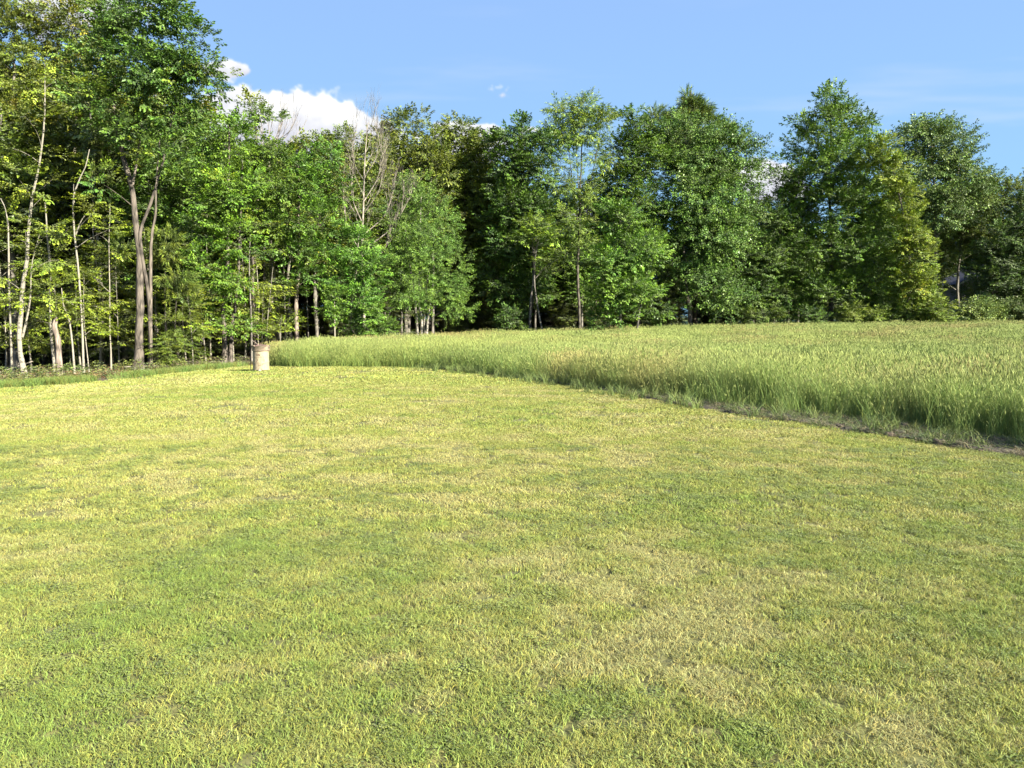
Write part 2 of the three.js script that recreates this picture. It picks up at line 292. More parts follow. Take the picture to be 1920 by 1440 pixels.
tree('oak_tree', 'tall olive green oak behind the lime leaved tree at top left', { px: 20, d: 37, bark: 'grey', r: [.2], color: G.olive, kind: 'oak', dens: .95, rusty: .05, stems: [[[20, 672], [12, 500], [16, 300], [25, 100]]], lobes: [[15, 70, 60, 60], [40, 10, 45, 40], [5, 160, 50, 50], [30, 230, 45, 40], [-30, 110, 50, 90], [45, 130, 40, 40]] });
tree('oak_tree', 'rust tinged oak filling the skyline between the two tall left crowns', { px: 128, d: 38, bark: 'grey', r: [.2], color: [.085, .115, .028], kind: 'oak', rusty: .2, dens: .9, stems: [[[128, 668], [135, 500], [140, 300], [140, 80]]], lobes: [[120, 60, 55, 50], [165, 35, 45, 40], [140, 120, 60, 50], [115, 190, 45, 45], [170, 180, 40, 50], [150, 250, 45, 40], [100, 130, 30, 40], [185, 95, 35, 50]] });
tree('oak_tree', 'bright green twin stemmed oak right of the tall dark crowned oak', { px: 418, d: 34, bark: 'brown', r: [.12, .09], trunks: 2, flares: 2, taper: .25, color: G.bright, kind: 'broad', dens: .95, clump: .58, per: 12, rusty: .04, depth: .8,
  stems: [[[415, 668], [420, 600], [425, 480], [428, 330], [432, 230]], [[425, 666, -.3], [433, 600, -.3], [447, 500], [452, 400], [455, 300]]],
  lobes: [[405, 300, 40, 42], [440, 250, 38, 40], [430, 370, 55, 45, .4], [395, 430, 38, 38, .4], [455, 440, 40, 36, .5], [400, 495, 45, 34, .5], [450, 520, 36, 32, .4], [405, 555, 40, 26, .7], [440, 600, 38, 24, .5], [470, 345, 35, 40], [475, 480, 24, 20]] });
tree('oak_tree', 'slim oak with a round leafy topknot in front of the white cloud', { px: 478, d: 39, bark: 'brown', r: [.13], color: [.065, .135, .026], kind: 'oak', dens: 1, clump: .55, rusty: .05, depth: .8, stems: [[[477, 660], [474, 520], [482, 400], [484, 300], [478, 205]]],
  lobes: [[474, 205, 24, 17, 0, 1.8], [500, 226, 17, 12, 0, 1.5], [462, 232, 20, 14, 0, 1.4], [475, 300, 50, 42], [515, 345, 45, 42, .5], [435, 262, 40, 26], [500, 290, 40, 30], [520, 420, 38, 30], [390, 250, 38, 34], [370, 320, 38, 40], [490, 400, 34, 36]] });
tree('oak_tree', 'mid green oak on a straight trunk just right of the rusty barrel', { px: 557, d: 40, bark: 'pink', r: [.13], color: [.06, .145, .026], kind: 'broad', dens: .95, rusty: .06, depth: .8, stems: [[[553, 652], [556, 580], [562, 480], [560, 390], [558, 300]]],
  lobes: [[560, 315, 52, 38], [605, 345, 48, 42], [535, 390, 45, 42, .4], [600, 420, 50, 40, .5], [570, 470, 48, 34, .5], [530, 460, 36, 30], [545, 540, 30, 20, .5], [620, 300, 36, 30], [570, 520, 26, 22]] });
tree('maple_tree', 'low leafy maple on two slim trunks behind the meadow tip', { px: 660, d: 41, bark: 'pale', r: [.075, .065], trunks: 2, flares: 2, taper: .3, color: [.07, .17, .036], dens: 1.05, clump: .55, depth: .85, stems: [[[658, 650], [659, 580], [668, 500], [672, 440]], [[665, 650, -.3], [672, 580], [684, 500]]],
  lobes: [[650, 460, 46, 30], [690, 500, 40, 34, .4], [640, 520, 40, 32, .3], [672, 560, 48, 30, .5], [700, 590, 30, 20, .5], [650, 600, 28, 16], [690, 615, 24, 12], [615, 480, 30, 24]] });
tree('maple_sapling', 'slender young maple left of the low two stemmed maple', { px: 628, d: 39.5, bark: 'pale', r: [.045], taper: .5, color: [.075, .17, .034], clump: .4, dens: 1.3, stems: [[[629, 655], [627, 600], [627, 560]]], lobes: [[625, 585, 14, 14], [634, 600, 10, 8], [622, 560, 14, 14]] });
{                                                                        // two leafless trees
  const dead = (label, px, d, build) => { const g = thing('bare_tree', stand(px, d)), mb = new MB(), tr = new MB(), O = g.position, limb = (L, rad) => { const q = new MB(); q.tube(L, rad, 5, .1, 4); part('limb', q.geo(), BARK.dead, g); }, loc = (x, y, dz = 0) => atDepth(x, y, d).add(V(0, 0, dz)).sub(O); build(loc, mb, tr, limb); part('trunk', tr.geo(), BARK.dead, g); tag(part('twigs', mb.geo(), BARK.dead, g), null, null, null, 'stuff'); tag(g, label, 'tree'); };
  dead('pale leafless tree with many upright branches left of the birch clump', 682, 44, (loc, mb, tr, limb) => {
    const r = rngOf(5), P = smoothLine([V(0, -.1, 0), loc(682, 560), loc(678, 470), loc(681, 400), loc(684, 300), loc(690, 230)], 18); tr.tube(P, P.map((_, i) => lerp(.1, .02, i / 18)), 8, .15, 2);
    for (const [x0, y0, x1, y1, ra] of [[680, 420, 660, 300, .035], [682, 440, 735, 350, .04], [681, 380, 712, 260, .035], [679, 470, 770, 370, .045], [683, 340, 665, 250, .025], [684, 330, 705, 240, .025], [680, 500, 735, 430, .03], [679, 480, 640, 340, .03], [682, 400, 725, 300, .03]]) {
      const a = loc(x0, y0), b = loc(x1, y1, (r() - .4) * 2), m = a.clone().lerp(b, .5).add(V((x1 > x0 ? 1 : -1) * .35, -.2, 0)), L = smoothLine([a, m, b], 8); limb(L, L.map((_, i) => ra * lerp(1, .35, i / 8)));
      for (let k = 3; k <= 8; k++) { const d = L[k].clone().sub(L[k - 1]).normalize(); for (let j = 0; j < 2; j++) bareTwigs(mb, r, L[k], d.clone().add(V((r() - .5) * .9, .25, (r() - .5) * .9)).normalize(), .7 + .5 * r(), ra * .4, 2, .12); }
    }
    for (let i = 7; i < 18; i++) bareTwigs(mb, r, P[i], V((r() - .5) * 1.4, .9, (r() - .5) * 1.4).normalize(), 1.3, .018, 2, .12);
  });
  dead('leafless twiggy tree top fanning out against the white cloud', 512, 43, (loc, mb, tr, limb) => {
    const r = rngOf(9), P = smoothLine([V(0, -.1, 0), loc(508, 500), loc(504, 350), loc(506, 268)], 14); tr.tube(P, P.map((_, i) => lerp(.12, .05, i / 14)), 8, .15, 2);
    for (let i = 0; i < 16; i++) { const x = lerp(455, 575, (i + r() * .8) / 16), y = 186 + Math.abs(x - 512) * .35 + r() * 16, a = loc(506 + (r() - .5) * 5, 268 + r() * 22), b = loc(x, y, (r() - .5) * 3), m = a.clone().lerp(b, .45).add(V((x - 512) * .006, -.12, 0)), L = smoothLine([a, m, b], 8); limb(L, L.map((_, k) => lerp(.024, .007, k / 8))); for (let k = 3; k <= 7; k++) bareTwigs(mb, r, L[k], L[k].clone().sub(L[k - 1]).normalize().add(V((r() - .5) * .8, .2, (r() - .5) * .8)).normalize(), .6 + .3 * r(), .008, 1, .12); }
  });
}
tree('birch_clump', 'birch clump of pale stems with a rounded fine leaved crown over the dark gap', { px: 790, d: 45, bark: 'birch', limbBark: 'grey', r: [.085, .075, .06, .08], trunks: 4, flares: 4, taper: .25, color: [.07, .15, .034], kind: 'fine', dens: .95, clump: .62, per: 13, size: 1.1, flat: .8, lift: 0, depth: .95, warm: .2,
  stems: [[[792, 640], [790, 600], [786, 560], [788, 450], [790, 360]], [[786, 640, .2], [780, 590], [778, 560], [765, 480], [760, 410]], [[796, 640, -.4], [796, 590], [800, 540], [815, 440]], [[799, 640, .1], [802, 600], [808, 560], [830, 480]]],
  lobes: [[790, 366, 40, 28], [765, 405, 46, 38, .3], [822, 420, 44, 44, .3], [790, 470, 62, 46, .8], [842, 500, 36, 42, .4], [748, 490, 36, 36, .4], [800, 545, 62, 32, .8], [858, 550, 22, 24, .2], [742, 540, 28, 22], [830, 580, 40, 14, .5], [870, 580, 14, 14]] });
tree('oak_tree', 'olive topped oak rising behind the leafless pale tree', { px: 765, d: 57, r: [.2], color: [.1, .13, .03], kind: 'oak', clump: .75, size: 1.25, rusty: .05, stems: [[[765, 630], [765, 450], [765, 260]]], lobes: [[765, 238, 44, 26], [730, 275, 42, 34], [795, 275, 45, 40], [770, 310, 60, 40], [820, 320, 36, 44], [740, 350, 50, 45], [810, 390, 45, 50]] });
tree('oak_tree', 'dense green oak crown right of the olive topped oak', { px: 875, d: 59, r: [.2], color: [.09, .135, .03], kind: 'oak', clump: .75, size: 1.25, stems: [[[875, 628], [872, 450], [870, 270]]], lobes: [[868, 246, 40, 24], [842, 285, 46, 40], [890, 300, 46, 45], [905, 350, 40, 45], [870, 350, 50, 45], [895, 430, 48, 55], [860, 430, 40, 50], [915, 500, 40, 50], [880, 540, 40, 50], [905, 280, 26, 26]] });
tree('oak_tree', 'yellowish oak crown below the cloud left of the pale bare branches', { px: 610, d: 53, r: [.18], color: [.095, .13, .03], kind: 'oak', clump: .7, size: 1.2, stems: [[[610, 636], [612, 450], [610, 290]]], lobes: [[565, 288, 38, 26], [612, 292, 44, 30], [652, 262, 30, 22], [690, 290, 42, 34], [630, 330, 50, 34], [690, 350, 44, 44], [580, 340, 40, 34], [640, 400, 50, 40]] });
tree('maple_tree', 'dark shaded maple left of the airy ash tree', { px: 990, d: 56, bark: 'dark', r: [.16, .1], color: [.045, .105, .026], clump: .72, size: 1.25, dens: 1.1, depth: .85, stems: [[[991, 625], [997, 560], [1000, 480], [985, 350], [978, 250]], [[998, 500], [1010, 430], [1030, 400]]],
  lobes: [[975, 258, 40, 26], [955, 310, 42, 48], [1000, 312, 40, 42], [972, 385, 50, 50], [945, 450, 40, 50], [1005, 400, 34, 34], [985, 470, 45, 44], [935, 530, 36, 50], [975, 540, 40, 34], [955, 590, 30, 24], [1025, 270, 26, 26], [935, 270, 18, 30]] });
tree('maple_tree', 'small bright maple bough hanging over the black gap under the ash', { px: 1022, d: 53, bark: 'grey', r: [.07], color: [.1, .185, .032], kind: 'layer', flat: .35, clump: .55, per: 10, depth: 1, stems: [[[1000, 625], [1003, 540], [1010, 450], [1030, 425]]], lobes: [[1015, 425, 40, 18], [1055, 412, 26, 12, .4], [1000, 450, 24, 14, .4], [1062, 478, 24, 9, .6], [1035, 490, 24, 10, .6], [1085, 500, 16, 12, .6], [1025, 510, 12, 8, .4], [1040, 440, 30, 14]] });
tree('ash_tree', 'tall airy ash with open feathery crown letting sky show between its limbs', { px: 1087, d: 57, bark: 'dark', r: [.11, .05, .05, .04], taper: .22, color: [.1, .175, .045], kind: 'ash', dens: .95, clump: .58, per: 10, size: 1.3, depth: .8, lift: .25,
  stems: [[[1087, 622], [1084, 500], [1086, 400], [1090, 300], [1098, 210]], [[1085, 430], [1072, 330], [1062, 225]], [[1087, 400], [1112, 320], [1127, 240]], [[1086, 380], [1082, 300], [1078, 260]]],
  lobes: [[1062, 205, 22, 20, 0, 1.5], [1098, 200, 22, 18, 0, 1.6], [1128, 228, 18, 34, 0, 1.3], [1055, 255, 32, 26, 0, 1.1], [1095, 245, 34, 26, 0, 1.3], [1120, 290, 24, 24, 0, .8], [1035, 300, 20, 20, 0, .7], [1075, 310, 18, 22, 0, .6], [1105, 330, 16, 14, 0, .5], [1025, 262, 24, 24, 0, 1], [1085, 355, 34, 24, .3, .6], [1058, 345, 20, 22, 0, .5], [1115, 385, 26, 24, .3, .6], [1075, 420, 30, 22, .3, .6], [1095, 470, 24, 24, .3, .5]] });
tree('maple_tree', 'bright low maple spilling leaves to the meadow right of the black gap', { px: 1164, d: 51.5, bark: 'grey', r: [.08, .09], trunks: 2, flares: 2, color: [.075, .165, .036], clump: .6, size: 1.1, dens: 1.1, stems: [[[1163, 622], [1162, 540], [1165, 420]], [[1196, 618, -.5], [1202, 580, -.4], [1216, 530, -.3]]],
  lobes: [[1165, 415, 38, 34], [1188, 465, 42, 38, .4], [1150, 500, 42, 38, .5], [1180, 545, 46, 34, .6], [1135, 560, 28, 32, .3], [1205, 548, 18, 14, .4], [1128, 598, 22, 16, .3], [1160, 590, 26, 14, .4]] });
tree('maple_tree', 'tall dark green maple just right of the ash', { px: 1195, d: 61, bark: 'dark', r: [.17], color: [.052, .115, .026], clump: .75, size: 1.3, dens: 1.05, stems: [[[1205, 615], [1200, 450], [1192, 230]]], lobes: [[1190, 240, 32, 28], [1180, 290, 42, 40], [1212, 310, 44, 46], [1160, 350, 38, 38], [1205, 385, 48, 45], [1222, 235, 14, 24, 0, 1.6], [1155, 400, 36, 36], [1220, 460, 45, 50], [1225, 560, 35, 40], [1135, 320, 14, 20]] });
tree('pine_tree', 'white pine with plumed top above the poplar crown', { px: 1305, d: 67, bark: 'dark', r: [.22], color: [.075, .13, .045], kind: 'pine', clump: .42, per: 12, size: 1.7, flat: .25, lift: .4, dens: .8, stems: [[[1305, 610], [1302, 400], [1296, 172]]], lobes: [[1293, 187, 7, 10, 0, 3], [1296, 205, 14, 8, 0, 2.2], [1312, 213, 18, 6, 0, 2], [1280, 219, 18, 7, 0, 2], [1328, 227, 22, 6, 0, 1.8], [1270, 235, 20, 7, 0, 1.6], [1300, 235, 26, 10, 0, 1.2], [1346, 243, 24, 6, 0, 1.6], [1262, 253, 22, 9], [1310, 258, 36, 12], [1358, 263, 24, 7, 0, 1.4], [1226, 217, 9, 12, 0, 2], [1290, 290, 50, 30], [1330, 340, 50, 36]] });
tree('poplar_tree', 'broad grey green poplar right of the dark maple', { px: 1300, d: 62, bark: 'brown', r: [.19, .1], color: [.06, .13, .036], kind: 'fine', clump: .82, per: 11, size: 1.9, dens: .95, stems: [[[1288, 612], [1285, 520], [1280, 400], [1285, 260]], [[1285, 450], [1330, 370], [1380, 280]]],
  lobes: [[1290, 250, 48, 36], [1268, 300, 46, 46], [1320, 305, 50, 46], [1358, 280, 42, 38], [1388, 268, 24, 26], [1300, 370, 55, 48, .6], [1355, 360, 50, 48, .6], [1265, 400, 44, 46], [1395, 320, 20, 34], [1310, 450, 60, 44, .8], [1368, 440, 46, 50, .6], [1258, 470, 26, 40], [1335, 530, 50, 44, .6], [1370, 570, 40, 26, .4], [1275, 520, 24, 26], [1385, 390, 26, 40]] });
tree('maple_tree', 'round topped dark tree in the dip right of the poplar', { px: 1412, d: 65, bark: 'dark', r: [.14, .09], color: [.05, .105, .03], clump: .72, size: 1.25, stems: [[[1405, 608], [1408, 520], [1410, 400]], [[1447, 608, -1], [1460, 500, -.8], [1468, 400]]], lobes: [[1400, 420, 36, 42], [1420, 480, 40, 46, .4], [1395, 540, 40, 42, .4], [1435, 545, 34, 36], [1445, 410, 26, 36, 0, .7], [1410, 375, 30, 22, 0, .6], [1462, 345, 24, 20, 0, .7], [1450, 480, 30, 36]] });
tree('maple_tree', 'tall spiky topped maple, highest crown of the right side', { px: 1558, d: 66, bark: 'dark', r: [.22, .1], color: [.068, .142, .034], clump: .76, size: 1.3, per: 11, dens: .8, lift: .3, stems: [[[1560, 608], [1557, 450], [1556, 190]], [[1550, 590], [1520, 480], [1500, 380]]],
  lobes: [[1556, 182, 14, 24, 0, 2], [1576, 196, 12, 22, 0, 1.8], [1535, 205, 14, 20, 0, 1.7], [1598, 214, 14, 20, 0, 1.6], [1625, 228, 18, 20, 0, 1.4], [1505, 232, 16, 18, 0, 1.3], [1558, 245, 50, 36], [1605, 262, 40, 30], [1515, 275, 38, 34], [1560, 315, 72, 44, .6], [1500, 345, 44, 40], [1620, 335, 50, 42], [1560, 395, 84, 48, 1], [1490, 420, 44, 44], [1635, 420, 54, 46, .5], [1560, 470, 94, 46, 1], [1490, 500, 42, 44, .5], [1645, 510, 60, 46, .8], [1570, 545, 90, 38, 1], [1655, 570, 52, 28, .8], [1505, 575, 44, 22, .5], [1480, 300, 16, 20, 0, .8], [1475, 380, 32, 32], [1464, 450, 34, 40], [1462, 535, 40, 44], [1610, 380, 44, 40], [1470, 590, 40, 16]] });
tree('boxelder_tree', 'yellow green strip of foliage down the right flank of the tall maple', { px: 1700, d: 62, bark: 'brown', r: [.12], color: [.125, .175, .03], clump: .62, size: 1.1, dens: 1.15, rusty: .03, stems: [[[1705, 607], [1705, 500], [1690, 380], [1665, 290]]], lobes: [[1658, 280, 22, 24], [1676, 320, 28, 30], [1695, 375, 28, 34], [1712, 430, 24, 36, .3], [1722, 485, 24, 34, .3], [1730, 535, 24, 30, .3], [1745, 570, 28, 22, .3], [1690, 440, 26, 40], [1700, 520, 26, 36], [1640, 300, 20, 20]] });
tree('willow_tree', 'grey green rounded willow right of the tall maple', { px: 1755, d: 75, bark: 'grey', limbBark: 'pale', r: [.2, .1], color: [.066, .125, .045], kind: 'fine', clump: .85, per: 12, size: 2.2, dens: .8, stems: [[[1760, 604], [1755, 480], [1752, 380], [1745, 250]], [[1755, 450], [1780, 380], [1800, 310]]],
  lobes: [[1725, 244, 34, 24], [1760, 258, 46, 30], [1795, 290, 40, 36], [1735, 300, 46, 36], [1780, 345, 52, 40], [1825, 335, 34, 24], [1720, 370, 36, 44], [1760, 400, 50, 44], [1820, 385, 36, 36], [1705, 270, 14, 24, 0, .6]] });
tree('oak_tree', 'olive brown tree spreading over the grey house at right', { px: 1800, d: 77, bark: 'grey', r: [.16], color: [.095, .115, .036], kind: 'oak', clump: .8, size: 1.4, stems: [[[1792, 604], [1795, 520], [1805, 440], [1830, 370]]], lobes: [[1840, 375, 46, 34], [1790, 430, 40, 36], [1885, 365, 40, 30], [1765, 470, 34, 30], [1830, 430, 44, 34], [1910, 400, 40, 40], [1860, 335, 22, 16], [1752, 510, 22, 26], [1740, 500, 22, 40]] });
tree('maple_tree', 'deep green tree at the far right edge of the meadow', { px: 1892, d: 71, bark: 'dark', r: [.16], color: [.04, .085, .03], clump: .78, size: 1.3, dens: 1.1, stems: [[[1885, 605], [1882, 520], [1890, 430]]], lobes: [[1872, 475, 40, 40], [1915, 450, 45, 42], [1895, 535, 55, 42, .5], [1850, 535, 28, 36, .5], [1945, 520, 40, 50], [1860, 575, 36, 20, .4], [1930, 580, 40, 18], [1950, 400, 40, 40]] });
tree('maple_tree', 'leafy tree beyond the right edge behind the olive brown tree', { px: 1990, d: 78, r: [.2], color: [.07, .115, .032], kind: 'oak', clump: .9, size: 1.5, stems: [[[1990, 604], [1990, 480], [1985, 360]]], lobes: [[1950, 370, 50, 40], [2000, 340, 60, 50], [1980, 430, 70, 60], [2040, 440, 60, 60], [1990, 520, 80, 60]] });

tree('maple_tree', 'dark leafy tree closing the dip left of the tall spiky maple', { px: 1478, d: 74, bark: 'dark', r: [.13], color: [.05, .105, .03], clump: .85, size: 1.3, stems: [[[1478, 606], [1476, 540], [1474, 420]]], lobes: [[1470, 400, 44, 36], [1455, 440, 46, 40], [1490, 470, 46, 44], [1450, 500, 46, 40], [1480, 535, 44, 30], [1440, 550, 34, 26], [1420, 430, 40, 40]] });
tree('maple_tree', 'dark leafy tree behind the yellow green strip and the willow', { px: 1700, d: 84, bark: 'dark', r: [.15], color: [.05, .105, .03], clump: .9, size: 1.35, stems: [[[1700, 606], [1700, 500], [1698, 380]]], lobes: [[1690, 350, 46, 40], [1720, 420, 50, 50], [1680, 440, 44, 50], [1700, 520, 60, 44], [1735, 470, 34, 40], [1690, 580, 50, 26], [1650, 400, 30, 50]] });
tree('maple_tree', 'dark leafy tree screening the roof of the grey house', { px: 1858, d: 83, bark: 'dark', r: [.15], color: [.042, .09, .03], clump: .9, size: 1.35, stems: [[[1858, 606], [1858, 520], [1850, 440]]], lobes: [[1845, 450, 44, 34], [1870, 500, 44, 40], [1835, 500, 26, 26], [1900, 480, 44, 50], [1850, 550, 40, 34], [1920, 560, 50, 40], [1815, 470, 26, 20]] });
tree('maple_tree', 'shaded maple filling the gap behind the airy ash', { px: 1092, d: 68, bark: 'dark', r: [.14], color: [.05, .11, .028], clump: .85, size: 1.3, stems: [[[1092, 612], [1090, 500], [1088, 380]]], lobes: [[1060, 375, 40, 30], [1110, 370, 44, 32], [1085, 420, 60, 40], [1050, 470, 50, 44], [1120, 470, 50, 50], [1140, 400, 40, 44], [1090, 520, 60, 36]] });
// low bushes along the back of the meadow
const bush = (label, px, d, lobes, o) => tree('bush', label, { px, d, cat: 'bush', r: [.03, .025, .025], taper: .5, noFlare: true, clump: .45, dens: 1.3, stems: [[[px, 604], [px + 2, 585]], [[px - 2, 604], [px - 12, 580]], [[px + 2, 604], [px + 12, 584]]], lobes, ...o });
bush('pale feathery bush in front of the grey house wall', 1838, 64, [[1838, 588, 34, 16, .3], [1815, 592, 20, 12], [1865, 594, 22, 10]], { color: [.12, .17, .06], kind: 'fine', size: 1.5 });
bush('yellow green bush at the foot of the yellow green strip', 1735, 61.5, [[1735, 582, 26, 18], [1758, 592, 20, 12], [1712, 590, 20, 14]], { color: [.13, .16, .035], size: 1 });
bush('brownish green bush under the deep green tree at far right', 1898, 64, [[1898, 586, 30, 16], [1925, 592, 26, 12]], { color: [.085, .1, .035], kind: 'fine', size: 1.5 });
bush('low bush below the middle of the tall spiky maple', 1600, 62.5, [[1600, 588, 26, 15], [1635, 592, 24, 12]], { color: [.09, .15, .035] });
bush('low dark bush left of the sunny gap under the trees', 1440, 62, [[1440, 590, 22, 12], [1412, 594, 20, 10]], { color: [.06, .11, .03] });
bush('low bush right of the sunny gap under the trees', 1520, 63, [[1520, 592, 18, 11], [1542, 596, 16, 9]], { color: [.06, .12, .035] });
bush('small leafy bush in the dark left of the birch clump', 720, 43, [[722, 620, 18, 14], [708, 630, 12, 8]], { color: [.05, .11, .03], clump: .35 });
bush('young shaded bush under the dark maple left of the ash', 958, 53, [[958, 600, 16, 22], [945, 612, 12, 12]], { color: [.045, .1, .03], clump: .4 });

// hemlock and pine undergrowth in the left wood
tree('hemlock_tree', 'bushy young hemlock at the foot of the tall double trunked oak', { px: 336, d: 32, bark: 'dark', r: [.05], color: [.095, .135, .028], kind: 'frond', flat: .3, clump: .42, per: 11, dens: 1.25, size: .8, lift: -.1, roll: .4, stems: [[[326, 676], [328, 620], [330, 560]]], lobes: [[338, 575, 14, 16], [336, 605, 26, 16], [345, 630, 34, 18, .3], [324, 650, 30, 18, .5], [355, 658, 24, 14, .3], [312, 668, 16, 8, .4]] });
tree('pine_tree', 'small pine with drooping boughs right of the double trunked oak', { px: 312, d: 32.5, bark: 'dark', r: [.06], color: [.095, .13, .038], kind: 'pine', flat: .3, clump: .42, per: 14, dens: 1.1, size: 1.25, lift: .1, stems: [[[305, 668], [308, 560], [312, 440]]], lobes: [[310, 450, 20, 14], [325, 480, 30, 12], [308, 500, 22, 12], [335, 515, 32, 12, .4], [318, 540, 30, 12, .3], [340, 555, 24, 9], [225, 455, 14, 12, -.3], [215, 470, 12, 8, -.3]] });

// ---------------------------------------------------------------- slim trunks and saplings among the left wood
const slim = (label, px, d, stem, r0, o = {}, more = []) => tree('slim_tree', label, { px, d, bark: 'pale', r: [r0 * .78, r0 * .45, r0 * .4], taper: .35, color: G.lime, kind: 'layer', flat: .25, clump: .45, per: 8, lift: 0, roll: .4, size: .8, dens: .42, stems: [stem, ...more], ...o });
slim('thin pale trunk with bare fork between the lime tree and the tall oak', 153, 29.5, [[156, 684], [153, 600], [146, 500], [140, 440], [138, 370], [150, 335], [162, 310], [167, 280]], .055, { lobes: [[190, 400, 32, 10, .5], [200, 430, 26, 8], [180, 375, 18, 8]] }, [[[142, 440], [155, 410], [168, 394]], [[139, 380], [138, 345]]]);
slim('slim leaning trunk right of the broken pinkish trunk', 136, 29.2, [[138, 672], [134, 630], [128, 595], [120, 575], [115, 540]], .05, { lobes: [[130, 565, 30, 10, .6], [150, 590, 26, 8, .4], [110, 560, 24, 9]] });
slim('pencil thin trunk beside the slim bare forked trunk', 164, 30.2, [[164, 676], [161, 640], [157, 580], [158, 520]], .03, { lobes: [[170, 520, 30, 9], [180, 550, 24, 8, .4], [150, 500, 20, 8], [190, 600, 20, 8]] });
slim('crooked pale trunk at the very left edge of the wood', 18, 32, [[20, 678], [18, 560], [17, 470], [14, 420], [11, 395], [0, 372]], .06, { lobes: [[10, 600, 30, 20], [25, 640, 26, 14], [-10, 560, 30, 14]] });
slim('young lime leaved beech left of the tall double trunked oak', 205, 31.5, [[208, 670], [206, 580], [204, 480], [206, 380]], .045, { lobes: [[205, 400, 24, 8], [195, 440, 36, 10, .4], [215, 470, 28, 9], [190, 520, 40, 12, .5], [215, 560, 30, 10], [180, 570, 30, 9, .3], [205, 620, 26, 9]] });
slim('leafy beech sapling behind the pinkish broken trunk', 100, 31, [[96, 678], [94, 600], [92, 480], [84, 380]], .08, { lobes: [[100, 505, 40, 24, .2], [85, 470, 30, 18], [110, 440, 30, 22], [75, 600, 30, 10], [120, 610, 30, 12], [80, 640, 24, 10]], dens: .9, color: [.1, .17, .03] });
slim('thin whitish trunk right of the young hemlock', 360, 32, [[361, 664], [359, 620], [356, 590], [352, 560]], .028, { lobes: [[362, 575, 16, 7], [350, 560, 18, 8], [372, 610, 12, 6]] });
slim('straight thin sapling between the hemlock and the twin stemmed oak', 385, 34, [[382, 664], [380, 610], [378, 560]], .032, { color: [.08, .165, .03], lobes: [[380, 590, 16, 12], [375, 560, 20, 12], [392, 620, 14, 8]] });
slim('grey trunk standing just left of the rusty barrel', 470, 36, [[470, 664], [471, 600], [468, 520], [470, 440]], .07, { bark: 'grey', lobes: [[480, 560, 30, 10], [465, 530, 26, 10], [490, 600, 24, 8]] });
slim('pair of pencil thin saplings behind the rusty barrel', 497, 37, [[498, 655], [502, 600], [508, 540], [512, 500]], .03, { lobes: [[505, 600, 26, 9, .4], [515, 620, 22, 8, .5], [500, 640, 22, 8], [512, 570, 22, 9], [490, 560, 20, 9]] }, [[[491, 655], [492, 600], [494, 540]]]);
slim('layered sapling right of the barrel at the meadow tip', 525, 36, [[524, 655], [526, 625], [528, 590]], .025, { lobes: [[528, 640, 18, 7], [522, 622, 20, 7], [532, 605, 16, 6]] });
slim('grey trunk with broken twigs above the barrel', 519, 41, [[521, 650], [519, 580], [516, 520], [514, 470]], .085, { bark: 'grey', lobes: [[505, 480, 30, 14]] });
slim('slim dark trunk between the straight oak and the two stemmed maple', 578, 42, [[578, 652], [577, 600], [574, 520]], .055, { bark: 'grey', lobes: [[590, 575, 24, 8], [570, 550, 18, 8]] });
slim('thin trunk in the black gap left of the slender young maple', 578 + 22, 44, [[578 + 20, 648], [597, 600], [594, 500]], .06, { bark: 'grey', lobes: [] });
slim('mossy trunk left of the black gap under the ash', 990, 54, [[988, 626], [995, 570], [1000, 520], [998, 440]], .11, { bark: 'grey', lobes: [] });

